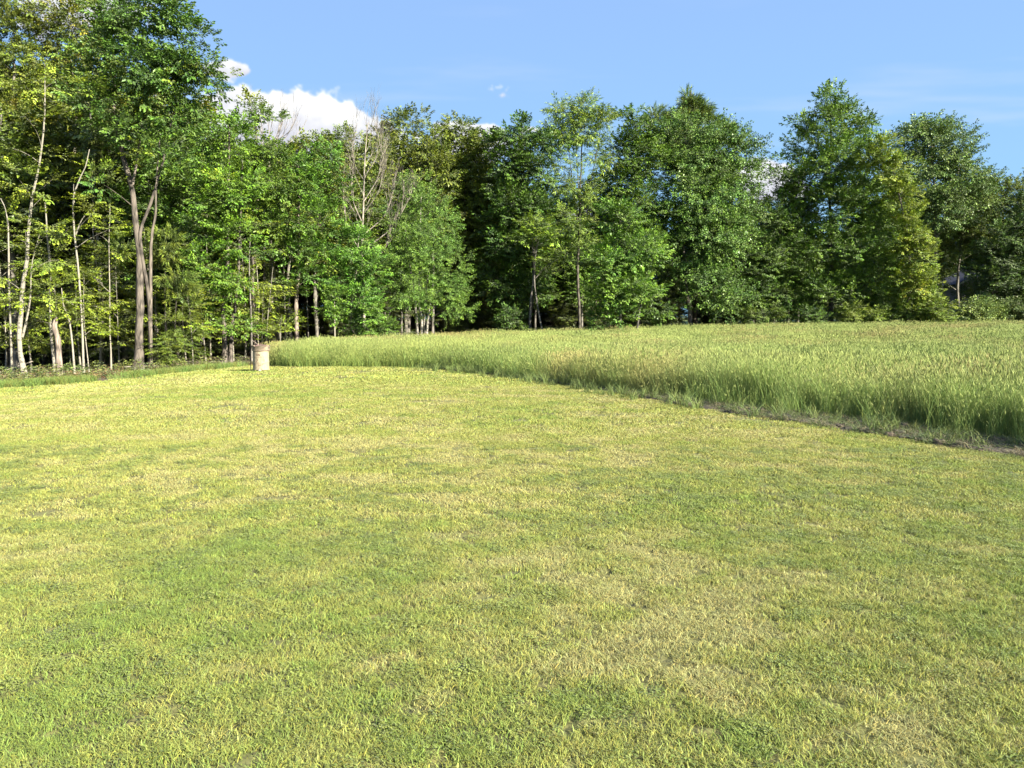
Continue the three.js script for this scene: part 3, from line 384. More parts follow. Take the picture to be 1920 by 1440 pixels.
// ---------------------------------------------------------------- the wood behind: four kinds, each copied
{
  const proto = (name, label, group, o) => { const t = tree(name, label, { px: 960, d: 60, group, base: V(0, 0, 0), ...o }); scene.remove(t); return t; };
  const P = (x, y, z = 0) => V(x, y, z);
  const LB = (arr) => arr;                                               // lobes below are given in metres and turned into photo units at 60 m
  const px = (a) => a.map(([x, y, rx, ry, z = 0, w = 1]) => { const c = V(x, y, -60 + z); const q = c.clone().sub(V(0, EYE, 0)).applyAxisAngle(XAX, PITCH); return [960 + q.x / -q.z * FOCAL, 720 - q.y / -q.z * FOCAL, rx * FOCAL / 60, ry * FOCAL / 60, z, w]; });
  const at60 = (x, y, z = 0) => V(x, y, z - 60);
  const kinds = [];
  const mk = (name, label, group, o, lobes, stems) => { const t = tree(name, label, { px: 960, d: 60, base: V(0, 0, -60), group, stems, lobes: px(lobes), ...o }); kinds.push(t); return t; };
  const groundedOff = groundY(0, -60);
  mk('forest_oak', 'leafy forest oak standing in the depth of the wood', 'forest oaks behind the wood edge', { r: [.16], color: [.062, .112, .027], kind: 'oak', clump: .95, size: 1.7, per: 11, rusty: .06 }, LB([[0, 12.6, 1.7, 1.5], [-1.2, 10.8, 2, 1.6, .5], [1.4, 10.5, 2, 1.7, -.6], [0, 8.6, 2.6, 1.8, .6], [-1.5, 7, 1.9, 1.5], [1.6, 6.8, 1.8, 1.4, .5]]), [[at60(0, 0), at60(.1, 5), at60(-.1, 9), at60(0, 13)]]);
  mk('forest_maple', 'rounded forest maple standing in the depth of the wood', 'forest maples behind the wood edge', { r: [.13], color: [.055, .118, .026], clump: .9, size: 1.6, per: 11 }, LB([[0, 11, 1.8, 1.6], [-.9, 9, 2.1, 1.6, .6], [1.2, 8.8, 2, 1.7], [0, 6.8, 2.4, 1.5, .4], [.6, 5, 1.8, 1.2], [-1.2, 5.2, 1.4, 1.1, .5]]), [[at60(0, 0), at60(-.1, 4), at60(.1, 8), at60(0, 11.5)]]);
  mk('forest_hemlock', 'dark hemlock with boughs to the ground in the depth of the wood', 'dark hemlocks inside the wood', { bark: 'dark', r: [.12], color: [.048, .07, .022], kind: 'frond', flat: .3, clump: .75, size: 1.5, per: 12, lift: -.15, roll: .4, dens: 1.1 }, LB([[0, 10, .6, 1.2], [0, 8.3, 1.1, 1], [.2, 6.8, 1.5, .9], [-.2, 5.3, 1.9, .9], [.1, 3.8, 2.2, .9], [0, 2.3, 2.4, .9], [0, .9, 2.3, .6]]), [[at60(0, 0), at60(0, 5), at60(0, 10.5)]]);
  mk('forest_sapling', 'thin sapling with layered lime leaves inside the left wood', 'layered saplings inside the left wood', { bark: 'pale', r: [.035], color: [.12, .15, .028], kind: 'layer', flat: .25, clump: .5, size: .9, per: 8, lift: 0, roll: .4, dens: .85 }, LB([[0, 5.2, .7, .3], [.5, 4.4, .9, .25, .3], [-.5, 3.7, 1, .25], [.3, 3, 1.1, .25, .5], [-.4, 2.2, .9, .22, .3], [.4, 1.4, .7, .2]]), [[at60(0, 0), at60(.1, 2.5), at60(-.05, 5.5)]]);
  mk('pole_tree', 'bare grey pole trunk with its leaves high up inside the wood', 'pole trunks inside the wood', { bark: 'grey', r: [.1], taper: .5, color: [.06, .1, .025], kind: 'oak', clump: .9, size: 1.6, per: 10 }, LB([[0, 11.5, 1.5, 1.3], [.5, 9.8, 1.6, 1.1, .4], [-.6, 9.2, 1.3, .9]]), [[at60(0, 0), at60(.15, 4), at60(-.1, 8), at60(0, 11.5)]]);
  // skyline of the photo, so that nothing behind stands above it
  const SK = [[-300, -60], [0, -30], [150, 10], [300, 60], [390, 200], [420, 262], [540, 290], [640, 280], [700, 285], [760, 250], [880, 265], [960, 290], [1005, 340], [1135, 340], [1160, 290], [1200, 260], [1300, 230], [1390, 320], [1420, 400], [1465, 400], [1500, 300], [1560, 220], [1640, 280], [1680, 300], [1750, 270], [1840, 350], [1960, 380], [2300, 360]];
  const sky = (x) => { for (let i = 1; i < SK.length; i++) if (x < SK[i][0]) return lerp(SK[i - 1][1], SK[i][1], (x - SK[i - 1][0]) / (SK[i][0] - SK[i - 1][0])); return 400; };
  const HGT = [14.1, 12.6, 11, 5.6, 12.8], r = rngOf(31), placed = [], used = kinds.map(() => false);
  const put = (k, pxx, d, hMul = 1, cap = true) => {
    const s = stand(pxx, d); if (placed.some((q) => (q.x - s.x) ** 2 + (q.z - s.z) ** 2 < (k === 3 ? .5 : 2.2))) return;
    const top = atDepth(pxx, sky(pxx) + 12 + r() * 26, d).y - s.y; let sc = hMul * (.85 + .35 * r()); if (cap) sc = Math.min(sc, top / HGT[k]); if (sc < .25) return;
    placed.push(s); let o = kinds[k]; if (used[k]) { o = o.clone(); o.name = numbered(kinds[k].name); scene.add(o); } used[k] = true;
    o.position.copy(s); o.rotation.y = r() * 6.283; o.scale.set(sc * (.85 + .3 * r()), sc, sc * (.85 + .3 * r())); if (k === 3) o.scale.set(sc, sc, sc);
  };
  // rows going back from the edge; depth of the edge by photo column
  const ED = [[-300, 31], [0, 34], [260, 37], [420, 40], [560, 45], [700, 50], [900, 60], [1000, 60], [1200, 66], [1400, 70], [1560, 74], [1760, 88], [2200, 88]];
  const edge = (x) => { for (let i = 1; i < ED.length; i++) if (x < ED[i][0]) return lerp(ED[i - 1][1], ED[i][1], (x - ED[i - 1][0]) / (ED[i][0] - ED[i - 1][0])); return 88; };
  for (let row = 0; row < 5; row++) for (let x = -160 + row * 17; x < 1010; x += 44) {
    const e = edge(x) + row * 5.2 + r() * 4, w = r(); put(row < 1 ? (w < .3 ? 2 : w < .6 ? 4 : w < .8 ? 1 : 0) : (w < .36 ? 2 : w < .68 ? 0 : 1), x + (r() - .5) * 30, e, row < 2 ? 1 : 1.15);
  }
  for (let x = 10; x < 560; x += 24) put(3, x + (r() - .5) * 16, edge(x) - 4 + r() * 7, .75 + .5 * r());
  for (let x = 0; x < 720; x += 26) put(4, x + (r() - .5) * 20, edge(x) + r() * 7, 1);
  for (let x = -120; x < 1250; x += 40) put(2, x + (r() - .5) * 26, edge(x) + 8 + r() * 10, .75);
  for (let row = 0; row < 2; row++) for (let x = 1010; x < 2150; x += 50) { if ((x > 1462 && x < 1496) || (x > 1725 && x < 1945)) continue; const w = r(); put(w < .4 ? 2 : w < .7 ? 1 : 0, x + (r() - .5) * 30, edge(x) + 4 + row * 8 + r() * 4, .8); }
  for (let x = 1700; x < 1990; x += 22) put(r() < .5 ? 1 : 2, x, 101 + r() * 8, 1);
  for (let x = 1375; x < 1740; x += 20) put(r() < .6 ? 2 : 1, x + r() * 8, 97 + r() * 10, 1);
  for (let row = 0; row < 2; row++) for (let x = 640; x < 1440; x += 30) put(r() < .7 ? 2 : 1, x + (r() - .5) * 20, edge(x) - 2 + row * 4 + r() * 3, .62);
  for (let x = 1000; x < 2250; x += 42) put(2, x + (r() - .5) * 20, 128 + r() * 30, 1.1);
}

// ---------------------------------------------------------------- ground, lawn, meadow
const meadowEdge = [[500, 686], [560, 688], [640, 688], [720, 688], [800, 690], [900, 699], [1000, 712], [1100, 726], [1200, 741], [1300, 755], [1400, 769], [1500, 781], [1600, 795], [1700, 809], [1800, 824], [1920, 842]].map((p) => hit(...p));
const rightTail = [V(7.9, 0, -8.6), V(9.6, 0, -6.6), V(12.2, 0, -4.2), V(16, 0, -1)];
const meadowBack = [[2600, 62], [2100, 70], [1900, 69], [1700, 66], [1500, 66], [1300, 60], [1150, 55], [1000, 55], [850, 50], [750, 45], [650, 41], [560, 38], [505, 35]].map((p) => stand(...p));
const meadowPoly = [...meadowEdge, ...rightTail, ...meadowBack];
const lawnLeft = [[-500, 745], [-250, 738], [-100, 734], [0, 729], [60, 726], [120, 722], [200, 713], [300, 704], [400, 694], [460, 688], [500, 684]].map((p) => hit(...p));
function inside(poly, x, z) { let c = false; for (let i = 0, j = poly.length - 1; i < poly.length; j = i++) { const a = poly[i], b = poly[j]; if ((a.z > z) !== (b.z > z) && x < (b.x - a.x) * (z - a.z) / (b.z - a.z) + a.x) c = !c; } return c; }
const lawnPoly = [...lawnLeft, ...meadowEdge, ...rightTail, V(16, 0, 4), V(-30, 0, 4), V(-30, 0, lawnLeft[0].z)];
function distTo(line, x, z) { let best = 1e9; for (let i = 1; i < line.length; i++) { const a = line[i - 1], b = line[i], dx = b.x - a.x, dz = b.z - a.z, t = clamp(((x - a.x) * dx + (z - a.z) * dz) / (dx * dx + dz * dz)), q = Math.hypot(x - a.x - dx * t, z - a.z - dz * t); if (q < best) best = q; } return best; }

{                                                                        // one sheet out to the horizon, finer near the camera
  const xs = [], zs = [], put = (arr, a, b, n) => { for (let i = 0; i < n; i++) arr.push(lerp(a, b, i / n)); };
  put(xs, -1500, -120, 8); put(xs, -120, -40, 12); put(xs, -40, 40, 110); put(xs, 40, 120, 16); put(xs, 120, 1500, 8); xs.push(1500);
  put(zs, -1600, -170, 8); put(zs, -170, -90, 14); put(zs, -90, 8, 130); put(zs, 8, 100, 8); put(zs, 100, 900, 5); zs.push(900);
  const P = [], U = [], I = [], C = [], N = xs.length;
  for (const z of zs) for (const x of xs) {
    P.push(x, groundY(x, z) * sstep(1500, 300, Math.hypot(x, z)), z); U.push(x / 2.5, z / 2.5);
    const lawn = inside(lawnPoly, x, z), mead = inside(meadowPoly, x, z), beyond = x > 14 && z < -72, n = .8 + .4 * fbm(x * .4, z * .4);
    const c = lawn ? [.13, .13, .036] : mead ? [.10, .105, .035] : beyond ? [.19, .25, .06] : z > -20 && x > -22 ? [.16, .17, .06] : [.10, .075, .042];
    C.push(c[0] * n, c[1] * n, c[2] * n);
  }
  for (let j = 0; j < zs.length - 1; j++) for (let i = 0; i < N - 1; i++) { const o = j * N + i; I.push(o, o + N, o + 1, o + 1, o + N, o + N + 1); }
  const g = new THREE.BufferGeometry(); g.setAttribute('position', new THREE.Float32BufferAttribute(P, 3)); g.setAttribute('uv', new THREE.Float32BufferAttribute(U, 2)); g.setAttribute('color', new THREE.Float32BufferAttribute(C, 3)); g.setIndex(I); g.computeVertexNormals();
  const tx = noiseTexture(512, 512, (u, v) => { const k = .45 + .75 * tileNoise(u, v, 24, 24, 5), b = tileNoise(u, v, 6, 6, 3); return [k * (.9 + .2 * b), k * .97, k * (1.05 - .2 * b)]; });
  const bp = noiseTexture(512, 512, (u, v) => { const k = tileNoise(u, v, 40, 40, 4); return [k, k, k]; });
  tag(part('ground', g, new THREE.MeshStandardMaterial({ vertexColors: true, map: tx, bumpMap: bp, bumpScale: .03, roughness: 1 })), 'mown lawn, meadow soil and woodland floor of the whole clearing', null, null, 'structure');
}
// what colour the turf has at a place: patches of straw, yellow green and green
const lawnBias = [[120, 1230, 1.1, -.26], [420, 1130, .8, -.14], [160, 1040, 1.6, -.16], [620, 1400, .7, -.2], [760, 1330, .5, -.18], [1050, 1390, .7, -.16], [1560, 930, 1.6, -.24], [1800, 1080, 1.1, -.22], [1420, 900, 1.2, -.14], [1760, 880, 2, -.12], [1560, 1260, .6, -.14], [1850, 980, 1.2, -.14], [1000, 880, 3, .12], [560, 840, 3, .1], [900, 1050, 1.3, .14], [1280, 1180, .8, .18], [1720, 1340, .5, .16], [620, 1010, 1, .1], [430, 1240, .5, .14], [1300, 800, 2.5, .1], [250, 900, 2.5, .06], [1100, 1230, .6, .08], [1500, 1080, .9, .12]].map(([a, b, r, w]) => { const h = hit(a, b); return [h.x, h.z, r, w]; });
function turf(x, z) {
  const d = -z; let t = .52 + .6 * (fbm(x * .55 + 31, z * .55 + 7, 4) - .5) + .95 * (fbm(x * 3.1, z * 3.1 + 40, 4) - .5) + .55 * (fbm(x * .35 + z * .12, z * 1.5 + 11, 3) - .5) * sstep(4, 12, d);
  for (const b of lawnBias) { const q = ((x - b[0]) ** 2 + (z - b[1]) ** 2) / (b[2] * b[2]); if (q < 6) t += .5 * b[3] * Math.exp(-q); }
  t += .07 * sstep(6, 12, d);
  return t;
}
const GREEN = [.195, .255, .045], YELLOWGREEN = [.282, .3, .064], STRAW = [.36, .335, .118];
function turfColor(t, r, out) {
  const a = t < .5 ? GREEN : YELLOWGREEN, b = t < .5 ? YELLOWGREEN : STRAW, k = t < .5 ? sstep(.22, .5, t) : sstep(.5, .85, t), v = .82 + .36 * r;
  out[0] = lerp(a[0], b[0], k) * v; out[1] = lerp(a[1], b[1], k) * v; out[2] = lerp(a[2], b[2], k) * v; return out;
}
function tuft(seed, n, R, h0, h1, w, lean, o = {}) {                      // a handful of blades
  const r = rngOf(seed), T = [], C = [];
  for (let i = 0; i < n; i++) {
    const a = r() * 6.283, q = Math.sqrt(r()) * R, x = Math.cos(a) * q, z = Math.sin(a) * q, h = lerp(h0, h1, r()) * (o.tall && r() < o.tall ? 1.22 : 1), ya = r() * 6.283, ww = w * (.7 + .6 * r()), sx = Math.cos(ya) * ww / 2, sz = Math.sin(ya) * ww / 2;
    const la = r() * 6.283, lm = lean * (.3 + 1.1 * r()) * h, lx = Math.cos(la) * lm + (o.windX ?? 0) * h, lz = Math.sin(la) * lm, k = (o.tone0 ?? .78) + (o.tone1 ?? .44) * r(), yl = (r() - .5) * .3, seg = o.seg ?? 2;
    const base = o.base ?? [1, 1, 1];
    let prev = null;
    for (let s = 0; s <= seg; s++) {
      const t = s / seg, cx = x + lx * t * t, cz = z + lz * t * t, cy = h * t * (1 - .18 * t * lean), wt = s === seg ? 0 : (1 - .55 * t), c = [k * (1 + yl) * lerp(base[0], 1, t), k * lerp(base[1], 1, t), k * (1 - yl) * lerp(base[2], 1, t)];
      const cur = [[cx - sx * wt, cy, cz - sz * wt], [cx + sx * wt, cy, cz + sz * wt], c];
      if (prev) { T.push(...prev[0], ...prev[1], ...cur[1]); C.push(...prev[2], ...prev[2], ...c); if (s < seg) { T.push(...prev[0], ...cur[1], ...cur[0]); C.push(...prev[2], ...c, ...c); } }
      prev = cur;
    }
    if (o.heads && r() < o.heads) {                                      // a seed head on the stalk
      const hl = .05 + .06 * r(), hw = o.headW ?? .009, px = x + lx, pz = z + lz, py = h * (1 - .18 * lean) - .02, hc = o.headC ?? [1.2, 1.05, 1.25], dx = lx * .5 * hl / h, dz = lz * .5 * hl / h;
      for (let e = 0; e < 3; e++) { const a0 = e * 2.094, a1 = a0 + 2.094, m = hl * .4; T.push(px, py, pz, px + Math.cos(a0) * hw, py + m, pz + Math.sin(a0) * hw, px + Math.cos(a1) * hw, py + m, pz + Math.sin(a1) * hw, px + Math.cos(a0) * hw, py + m, pz + Math.sin(a0) * hw, px + dx * 2, py + hl, pz + dz * 2, px + Math.cos(a1) * hw, py + m, pz + Math.sin(a1) * hw); for (let q2 = 0; q2 < 6; q2++) C.push(...hc); }
    }
  }
  return faces(T, C);
}
function scatter(name, geo, mat, list, parent) {                          // list: [x, y, z, turn, sx, sy, r, g, b]
  const im = new THREE.InstancedMesh(geo, mat, list.length), q = new THREE.Quaternion();
  list.forEach((e, i) => { q.setFromAxisAngle(UP, e[3]); im.setMatrixAt(i, M4.compose(V(e[0], e[1], e[2]), q, V(e[4], e[5], e[4]))); im.setColorAt(i, TMPC.setRGB(e[6], e[7], e[8])); });
  im.name = name; im.castShadow = im.receiveShadow = true; parent.add(im); return im;
}
{
  const g = thing('lawn_grass', V(0, 0, 0)); tag(g, 'short mown lawn grass, patchy straw yellow and green', 'grass', null, 'stuff');
  const r = rngOf(501), c = [0, 0, 0], zones = [
    { d0: 1.6, d1: 6.5, area: .0023, geos: [0, 1, 2].map((i) => tuft(600 + i, 50, .055, .012, .034, .0036, 1.05, { tone0: .55, tone1: .85 })) },
    { d0: 5.6, d1: 12, area: .0085, geos: [0, 1].map((i) => tuft(610 + i, 74, .105, .012, .036, .006, 1.05, { tone0: .55, tone1: .85 })) },
    { d0: 10.5, d1: 21, area: .03, geos: [0, 1].map((i) => tuft(620 + i, 90, .2, .014, .04, .011, .95, { tone0: .7, tone1: .55 })) },
    { d0: 19, d1: 42, area: .14, geos: [0, 1].map((i) => tuft(630 + i, 110, .46, .016, .046, .026, .8, { tone0: .75, tone1: .45 })) }];
  for (const zo of zones) {
    const lists = zo.geos.map(() => []), wide = (d) => d * .74 + 1.4, n = Math.round((zo.d1 - zo.d0) * 2 * wide(zo.d1) / zo.area);
    for (let i = 0; i < n; i++) {
      const d = lerp(zo.d0, zo.d1, r()), x = (r() * 2 - 1) * wide(zo.d1), z = -d; if (Math.abs(x) > wide(d)) continue;
      if (d > zo.d1 - 1.0 && r() < (d - zo.d1 + 1) && zo.d1 < 40) continue; if (d < zo.d0 + .8 && r() > (d - zo.d0) / .8 && zo.d0 > 2) continue;
      if (!inside(lawnPoly, x, z)) continue;
      const t = turf(x, z) + (r() - .5) * .3, k = r(); turfColor(t, k, c);
      const hole = 1, thin = t > .7 ? .85 : 1.12;
      
      lists[(r() * lists.length) | 0].push([x, groundY(x, z) + .004, z, r() * 6.283, .85 + .4 * r(), thin * hole * (.68 + .7 * fbm(x * 11, z * 11, 2)), ...c]);
    }
    lists.forEach((l, i) => scatter('blades', zo.geos[i], bladeMat, l, g));
  }
  // clover and plantain among the blades where the turf is green
  const T = [], C = []; for (let i = 0; i < 60; i++) { const q = new THREE.Quaternion().setFromEuler(new THREE.Euler(-.1 + (r() - .5) * 1.0, r() * 6.283, (r() - .5) * .9, 'YXZ')), k = .65 + .5 * r(), l = .007 + .006 * r(), a = r() * 6.283, d = .055 * Math.sqrt(r()); leaf(T, C, V(Math.cos(a) * d, .006 + .02 * r(), Math.sin(a) * d), V(0, 0, 1).applyQuaternion(q), V(1, 0, 0).applyQuaternion(q), V(0, 1, 0).applyQuaternion(q), l, l * .85, .1, [k, k, k]); }
  const clover = [];
  for (let i = 0; i < 15000; i++) { const d = lerp(2, 10, Math.sqrt(r())), x = (r() * 2 - 1) * (d * .74 + .8), z = -d, k = r(), w = r(); if (!inside(lawnPoly, x, z)) continue; const t = turf(x, z), cl = fbm(x * 2.1 + 15, z * 2.1, 3); if (t > .62 - .5 * (cl - .5) || cl + w * .5 < .72) continue; turfColor(.12 + .3 * w, k, c); clover.push([x, groundY(x, z) + .004, z, w * 40, .8 + .6 * k, .7 + .6 * w, c[0] * .85, c[1] * .9, c[2] * .85]); }
  scatter('clover', leafFaces(T, C), leafMat, clover, g);
}
{
  const g = thing('meadow_grass', V(0, 0, 0)); tag(g, 'tall uncut meadow grass with seed heads filling the right and middle ground', 'grass', null, 'stuff');
  const r = rngOf(502), o = { seg: 3, base: [.8, .85, .75] };
  const zones = [
    { d0: 0, d1: 19, area: .011, geos: [0, 1, 2].map((i) => tuft(700 + i, 40, .13, .26, .84, .0052, .34, { ...o, heads: .34, headW: .0075, tall: .14 })) },
    { d0: 18, d1: 34, area: .03, geos: [0, 1].map((i) => tuft(710 + i, 58, .26, .26, .82, .0085, .34, { ...o, heads: .34, headW: .010, tall: .14 })) },
    { d0: 33, d1: 76, area: .12, geos: [0, 1].map((i) => tuft(720 + i, 84, .5, .26, .84, .0145, .34, { ...o, seg: 2, heads: .34, headW: .014, tall: .14 })) }];
  for (const zo of zones) {
    const lists = zo.geos.map(() => []);
    const x0 = -14, x1 = 56, z0 = -zo.d1, z1 = -Math.max(zo.d0, 1), n = Math.round((x1 - x0) * (z1 - z0) / zo.area);
    for (let i = 0; i < n; i++) {
      const x = lerp(x0, x1, r()), z = lerp(z0, z1, r()), keep = r(), a = r(), b = r(), e = r(); if (x > -z * .74 + 6) continue;
      if (zo.d0 && -z < zo.d0 + 1 && keep > (-z - zo.d0)) continue; if (zo.d1 < 70 && -z > zo.d1 - 1 && keep > (zo.d1 + z)) continue;
      if (!inside(meadowPoly, x, z)) continue;
      const de = distTo(meadowEdge, x, z), tip = sstep(0, .5, de), big = fbm(x * .25, z * .25 + 60, 3), sm = fbm(x * 1.4, z * 1.4, 3);
      const onRight = sstep(1.8, 5, x), strip = onRight * (.1 + 1.0 * fbm(x * 1.5 + 4, z * 1.5, 3)); if (de < strip && keep < .86) continue;
      const red = clamp((fbm(x * .5 + 70, z * .35, 3) - .55) * 4), tone = (.8 + .4 * a) * (.82 + .36 * sm), base = [lerp(.205, .25, big), lerp(.295, .312, big), .07];
      const col = [lerp(base[0], .30, red * .55) * tone, lerp(base[1], .2, red * .4) * tone, lerp(base[2], .09, red * .5) * tone];
      const hgt = (.66 + .34 * tip) * (.78 + .44 * fbm(x * .8 + 3, z * .8, 3)) * (.86 + .28 * b);
      lists[(e * lists.length) | 0].push([x, groundY(x, z), z, a * 6.283, .85 + .3 * b, hgt, ...col]);
    }
    lists.forEach((l, i) => scatter('stalks', zo.geos[i], bladeMat, l, g));
  }
}
{                                                                        // turned sods and cut grass along the near edge of the meadow
  const r = rngOf(503), base = new THREE.IcosahedronGeometry(1, 2), pos = base.attributes.position, geos = [];
  for (let v = 0; v < 3; v++) { const g = base.clone(), p = g.attributes.position, c = []; for (let i = 0; i < p.count; i++) { const x = p.getX(i), y = p.getY(i), z = p.getZ(i), k = .4 + 1.1 * fbm(x * 2.6 + v * 9 + 5, z * 2.6 + y * 3.1, 4); p.setXYZ(i, x * k, y * k * .6, z * k); const t = .7 + .6 * fbm(x * 5 + v, z * 5 + y * 4, 2); c.push(t, t, t); } g.deleteAttribute('normal'); g.setAttribute('color', new THREE.Float32BufferAttribute(c, 3)); geos.push(g); }
  const g = thing('soil_clods', V(0, 0, 0)); tag(g, 'dark turned soil and sods along the near meadow edge, with painted shade at its thin end', 'soil', null, 'stuff');
  const lists = geos.map(() => []), cut = [], dry = [];
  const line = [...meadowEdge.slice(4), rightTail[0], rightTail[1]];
  for (let i = 1; i < line.length; i++) {
    const a = line[i - 1], b = line[i], L = a.distanceTo(b), wide = lerp(.12, .8, sstep(1.8, 5, a.x)), n = Math.round(L * lerp(18, 130, sstep(1, 5, a.x)));
    const nx = -(b.z - a.z) / L, nz = (b.x - a.x) / L;
    for (let k = 0; k < n; k++) { const t = r(), off = (r() - .22) * wide * 1.2, x = lerp(a.x, b.x, t) + nx * off, z = lerp(a.z, b.z, t) + nz * off, s = .025 + .1 * r() * r() * r() + .025 * r(), m = .6 + .6 * r(), br = r() < .38; lists[k % 3].push([x, groundY(x, z) + s * .12, z, r() * 6.28, s, s * (.8 + .9 * r()), (br ? .085 : .036) * m, (br ? .064 : .032) * m, (br ? .04 : .022) * m]); }
    for (let k = 0; k < n * .9; k++) { const t = r(), off = (r() - .35) * wide * 1.5, x = lerp(a.x, b.x, t) + nx * off, z = lerp(a.z, b.z, t) + nz * off, m = .7 + .5 * r(), c = r() < .5 ? [.2, .17, .085] : [.13, .17, .05]; cut.push([x, groundY(x, z) + .01, z, r() * 6.28, .8 + .6 * r(), .6 + .9 * r(), c[0] * m, c[1] * m, c[2] * m]); }
    for (let k = 0; k < L * 6; k++) { const t = r(), off = .1 + .7 * r(), x = lerp(a.x, b.x, t) + nx * off, z = lerp(a.z, b.z, t) + nz * off, m = .8 + .5 * r(); dry.push([x, groundY(x, z), z, r() * 6.28, .6 + .4 * r(), .5 + .6 * r(), .14 * m, .19 * m, .05 * m]); }
    for (let k = 0; k < L * 5 * sstep(1.5, 4, a.x); k++) { const t = r(), off = -.02 - .22 * r() * r(), x = lerp(a.x, b.x, t) + nx * off, z = lerp(a.z, b.z, t) + nz * off, m = .8 + .5 * r(); dry.push([x, groundY(x, z), z, r() * 6.28, .35 + .3 * r(), .2 + .35 * r(), .2 * m, .23 * m, .06 * m]); }
  }
  {                                                                      // the bare soil strip; its thin dark end paints shade at the grass foot
    const P = [], C = [], I = []; let acc = 0, n = 0;
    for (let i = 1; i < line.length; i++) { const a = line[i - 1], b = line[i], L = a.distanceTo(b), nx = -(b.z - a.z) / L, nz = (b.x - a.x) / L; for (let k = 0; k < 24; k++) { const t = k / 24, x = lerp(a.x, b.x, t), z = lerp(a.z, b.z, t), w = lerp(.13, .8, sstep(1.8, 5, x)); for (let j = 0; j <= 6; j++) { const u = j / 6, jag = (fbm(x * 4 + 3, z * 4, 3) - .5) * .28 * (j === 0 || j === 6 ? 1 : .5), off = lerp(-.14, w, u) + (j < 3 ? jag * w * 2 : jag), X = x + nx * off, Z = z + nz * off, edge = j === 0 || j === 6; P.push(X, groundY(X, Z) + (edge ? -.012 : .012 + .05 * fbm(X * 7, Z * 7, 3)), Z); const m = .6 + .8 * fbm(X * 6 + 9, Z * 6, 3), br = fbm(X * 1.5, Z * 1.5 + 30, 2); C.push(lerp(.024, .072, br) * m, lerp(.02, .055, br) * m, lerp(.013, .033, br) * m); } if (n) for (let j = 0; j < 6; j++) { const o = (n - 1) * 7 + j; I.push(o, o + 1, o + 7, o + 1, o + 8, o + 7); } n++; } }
    const q = new THREE.BufferGeometry(); q.setAttribute('position', new THREE.Float32BufferAttribute(P, 3)); q.setAttribute('color', new THREE.Float32BufferAttribute(C, 3)); q.setIndex(I); q.computeVertexNormals(); part('soil_and_painted_shade', q, dryMat, g);
  }
  lists.forEach((l, i) => scatter('clods', geos[i], dryMat, l, g));
  scatter('cut_stalks', tuft(730, 22, .1, .05, .15, .008, 1.7, { seg: 2 }), bladeMat, cut, g);
  scatter('green_tussocks', tuft(731, 30, .1, .15, .45, .011, .8, { seg: 3 }), bladeMat, dry, g);
}
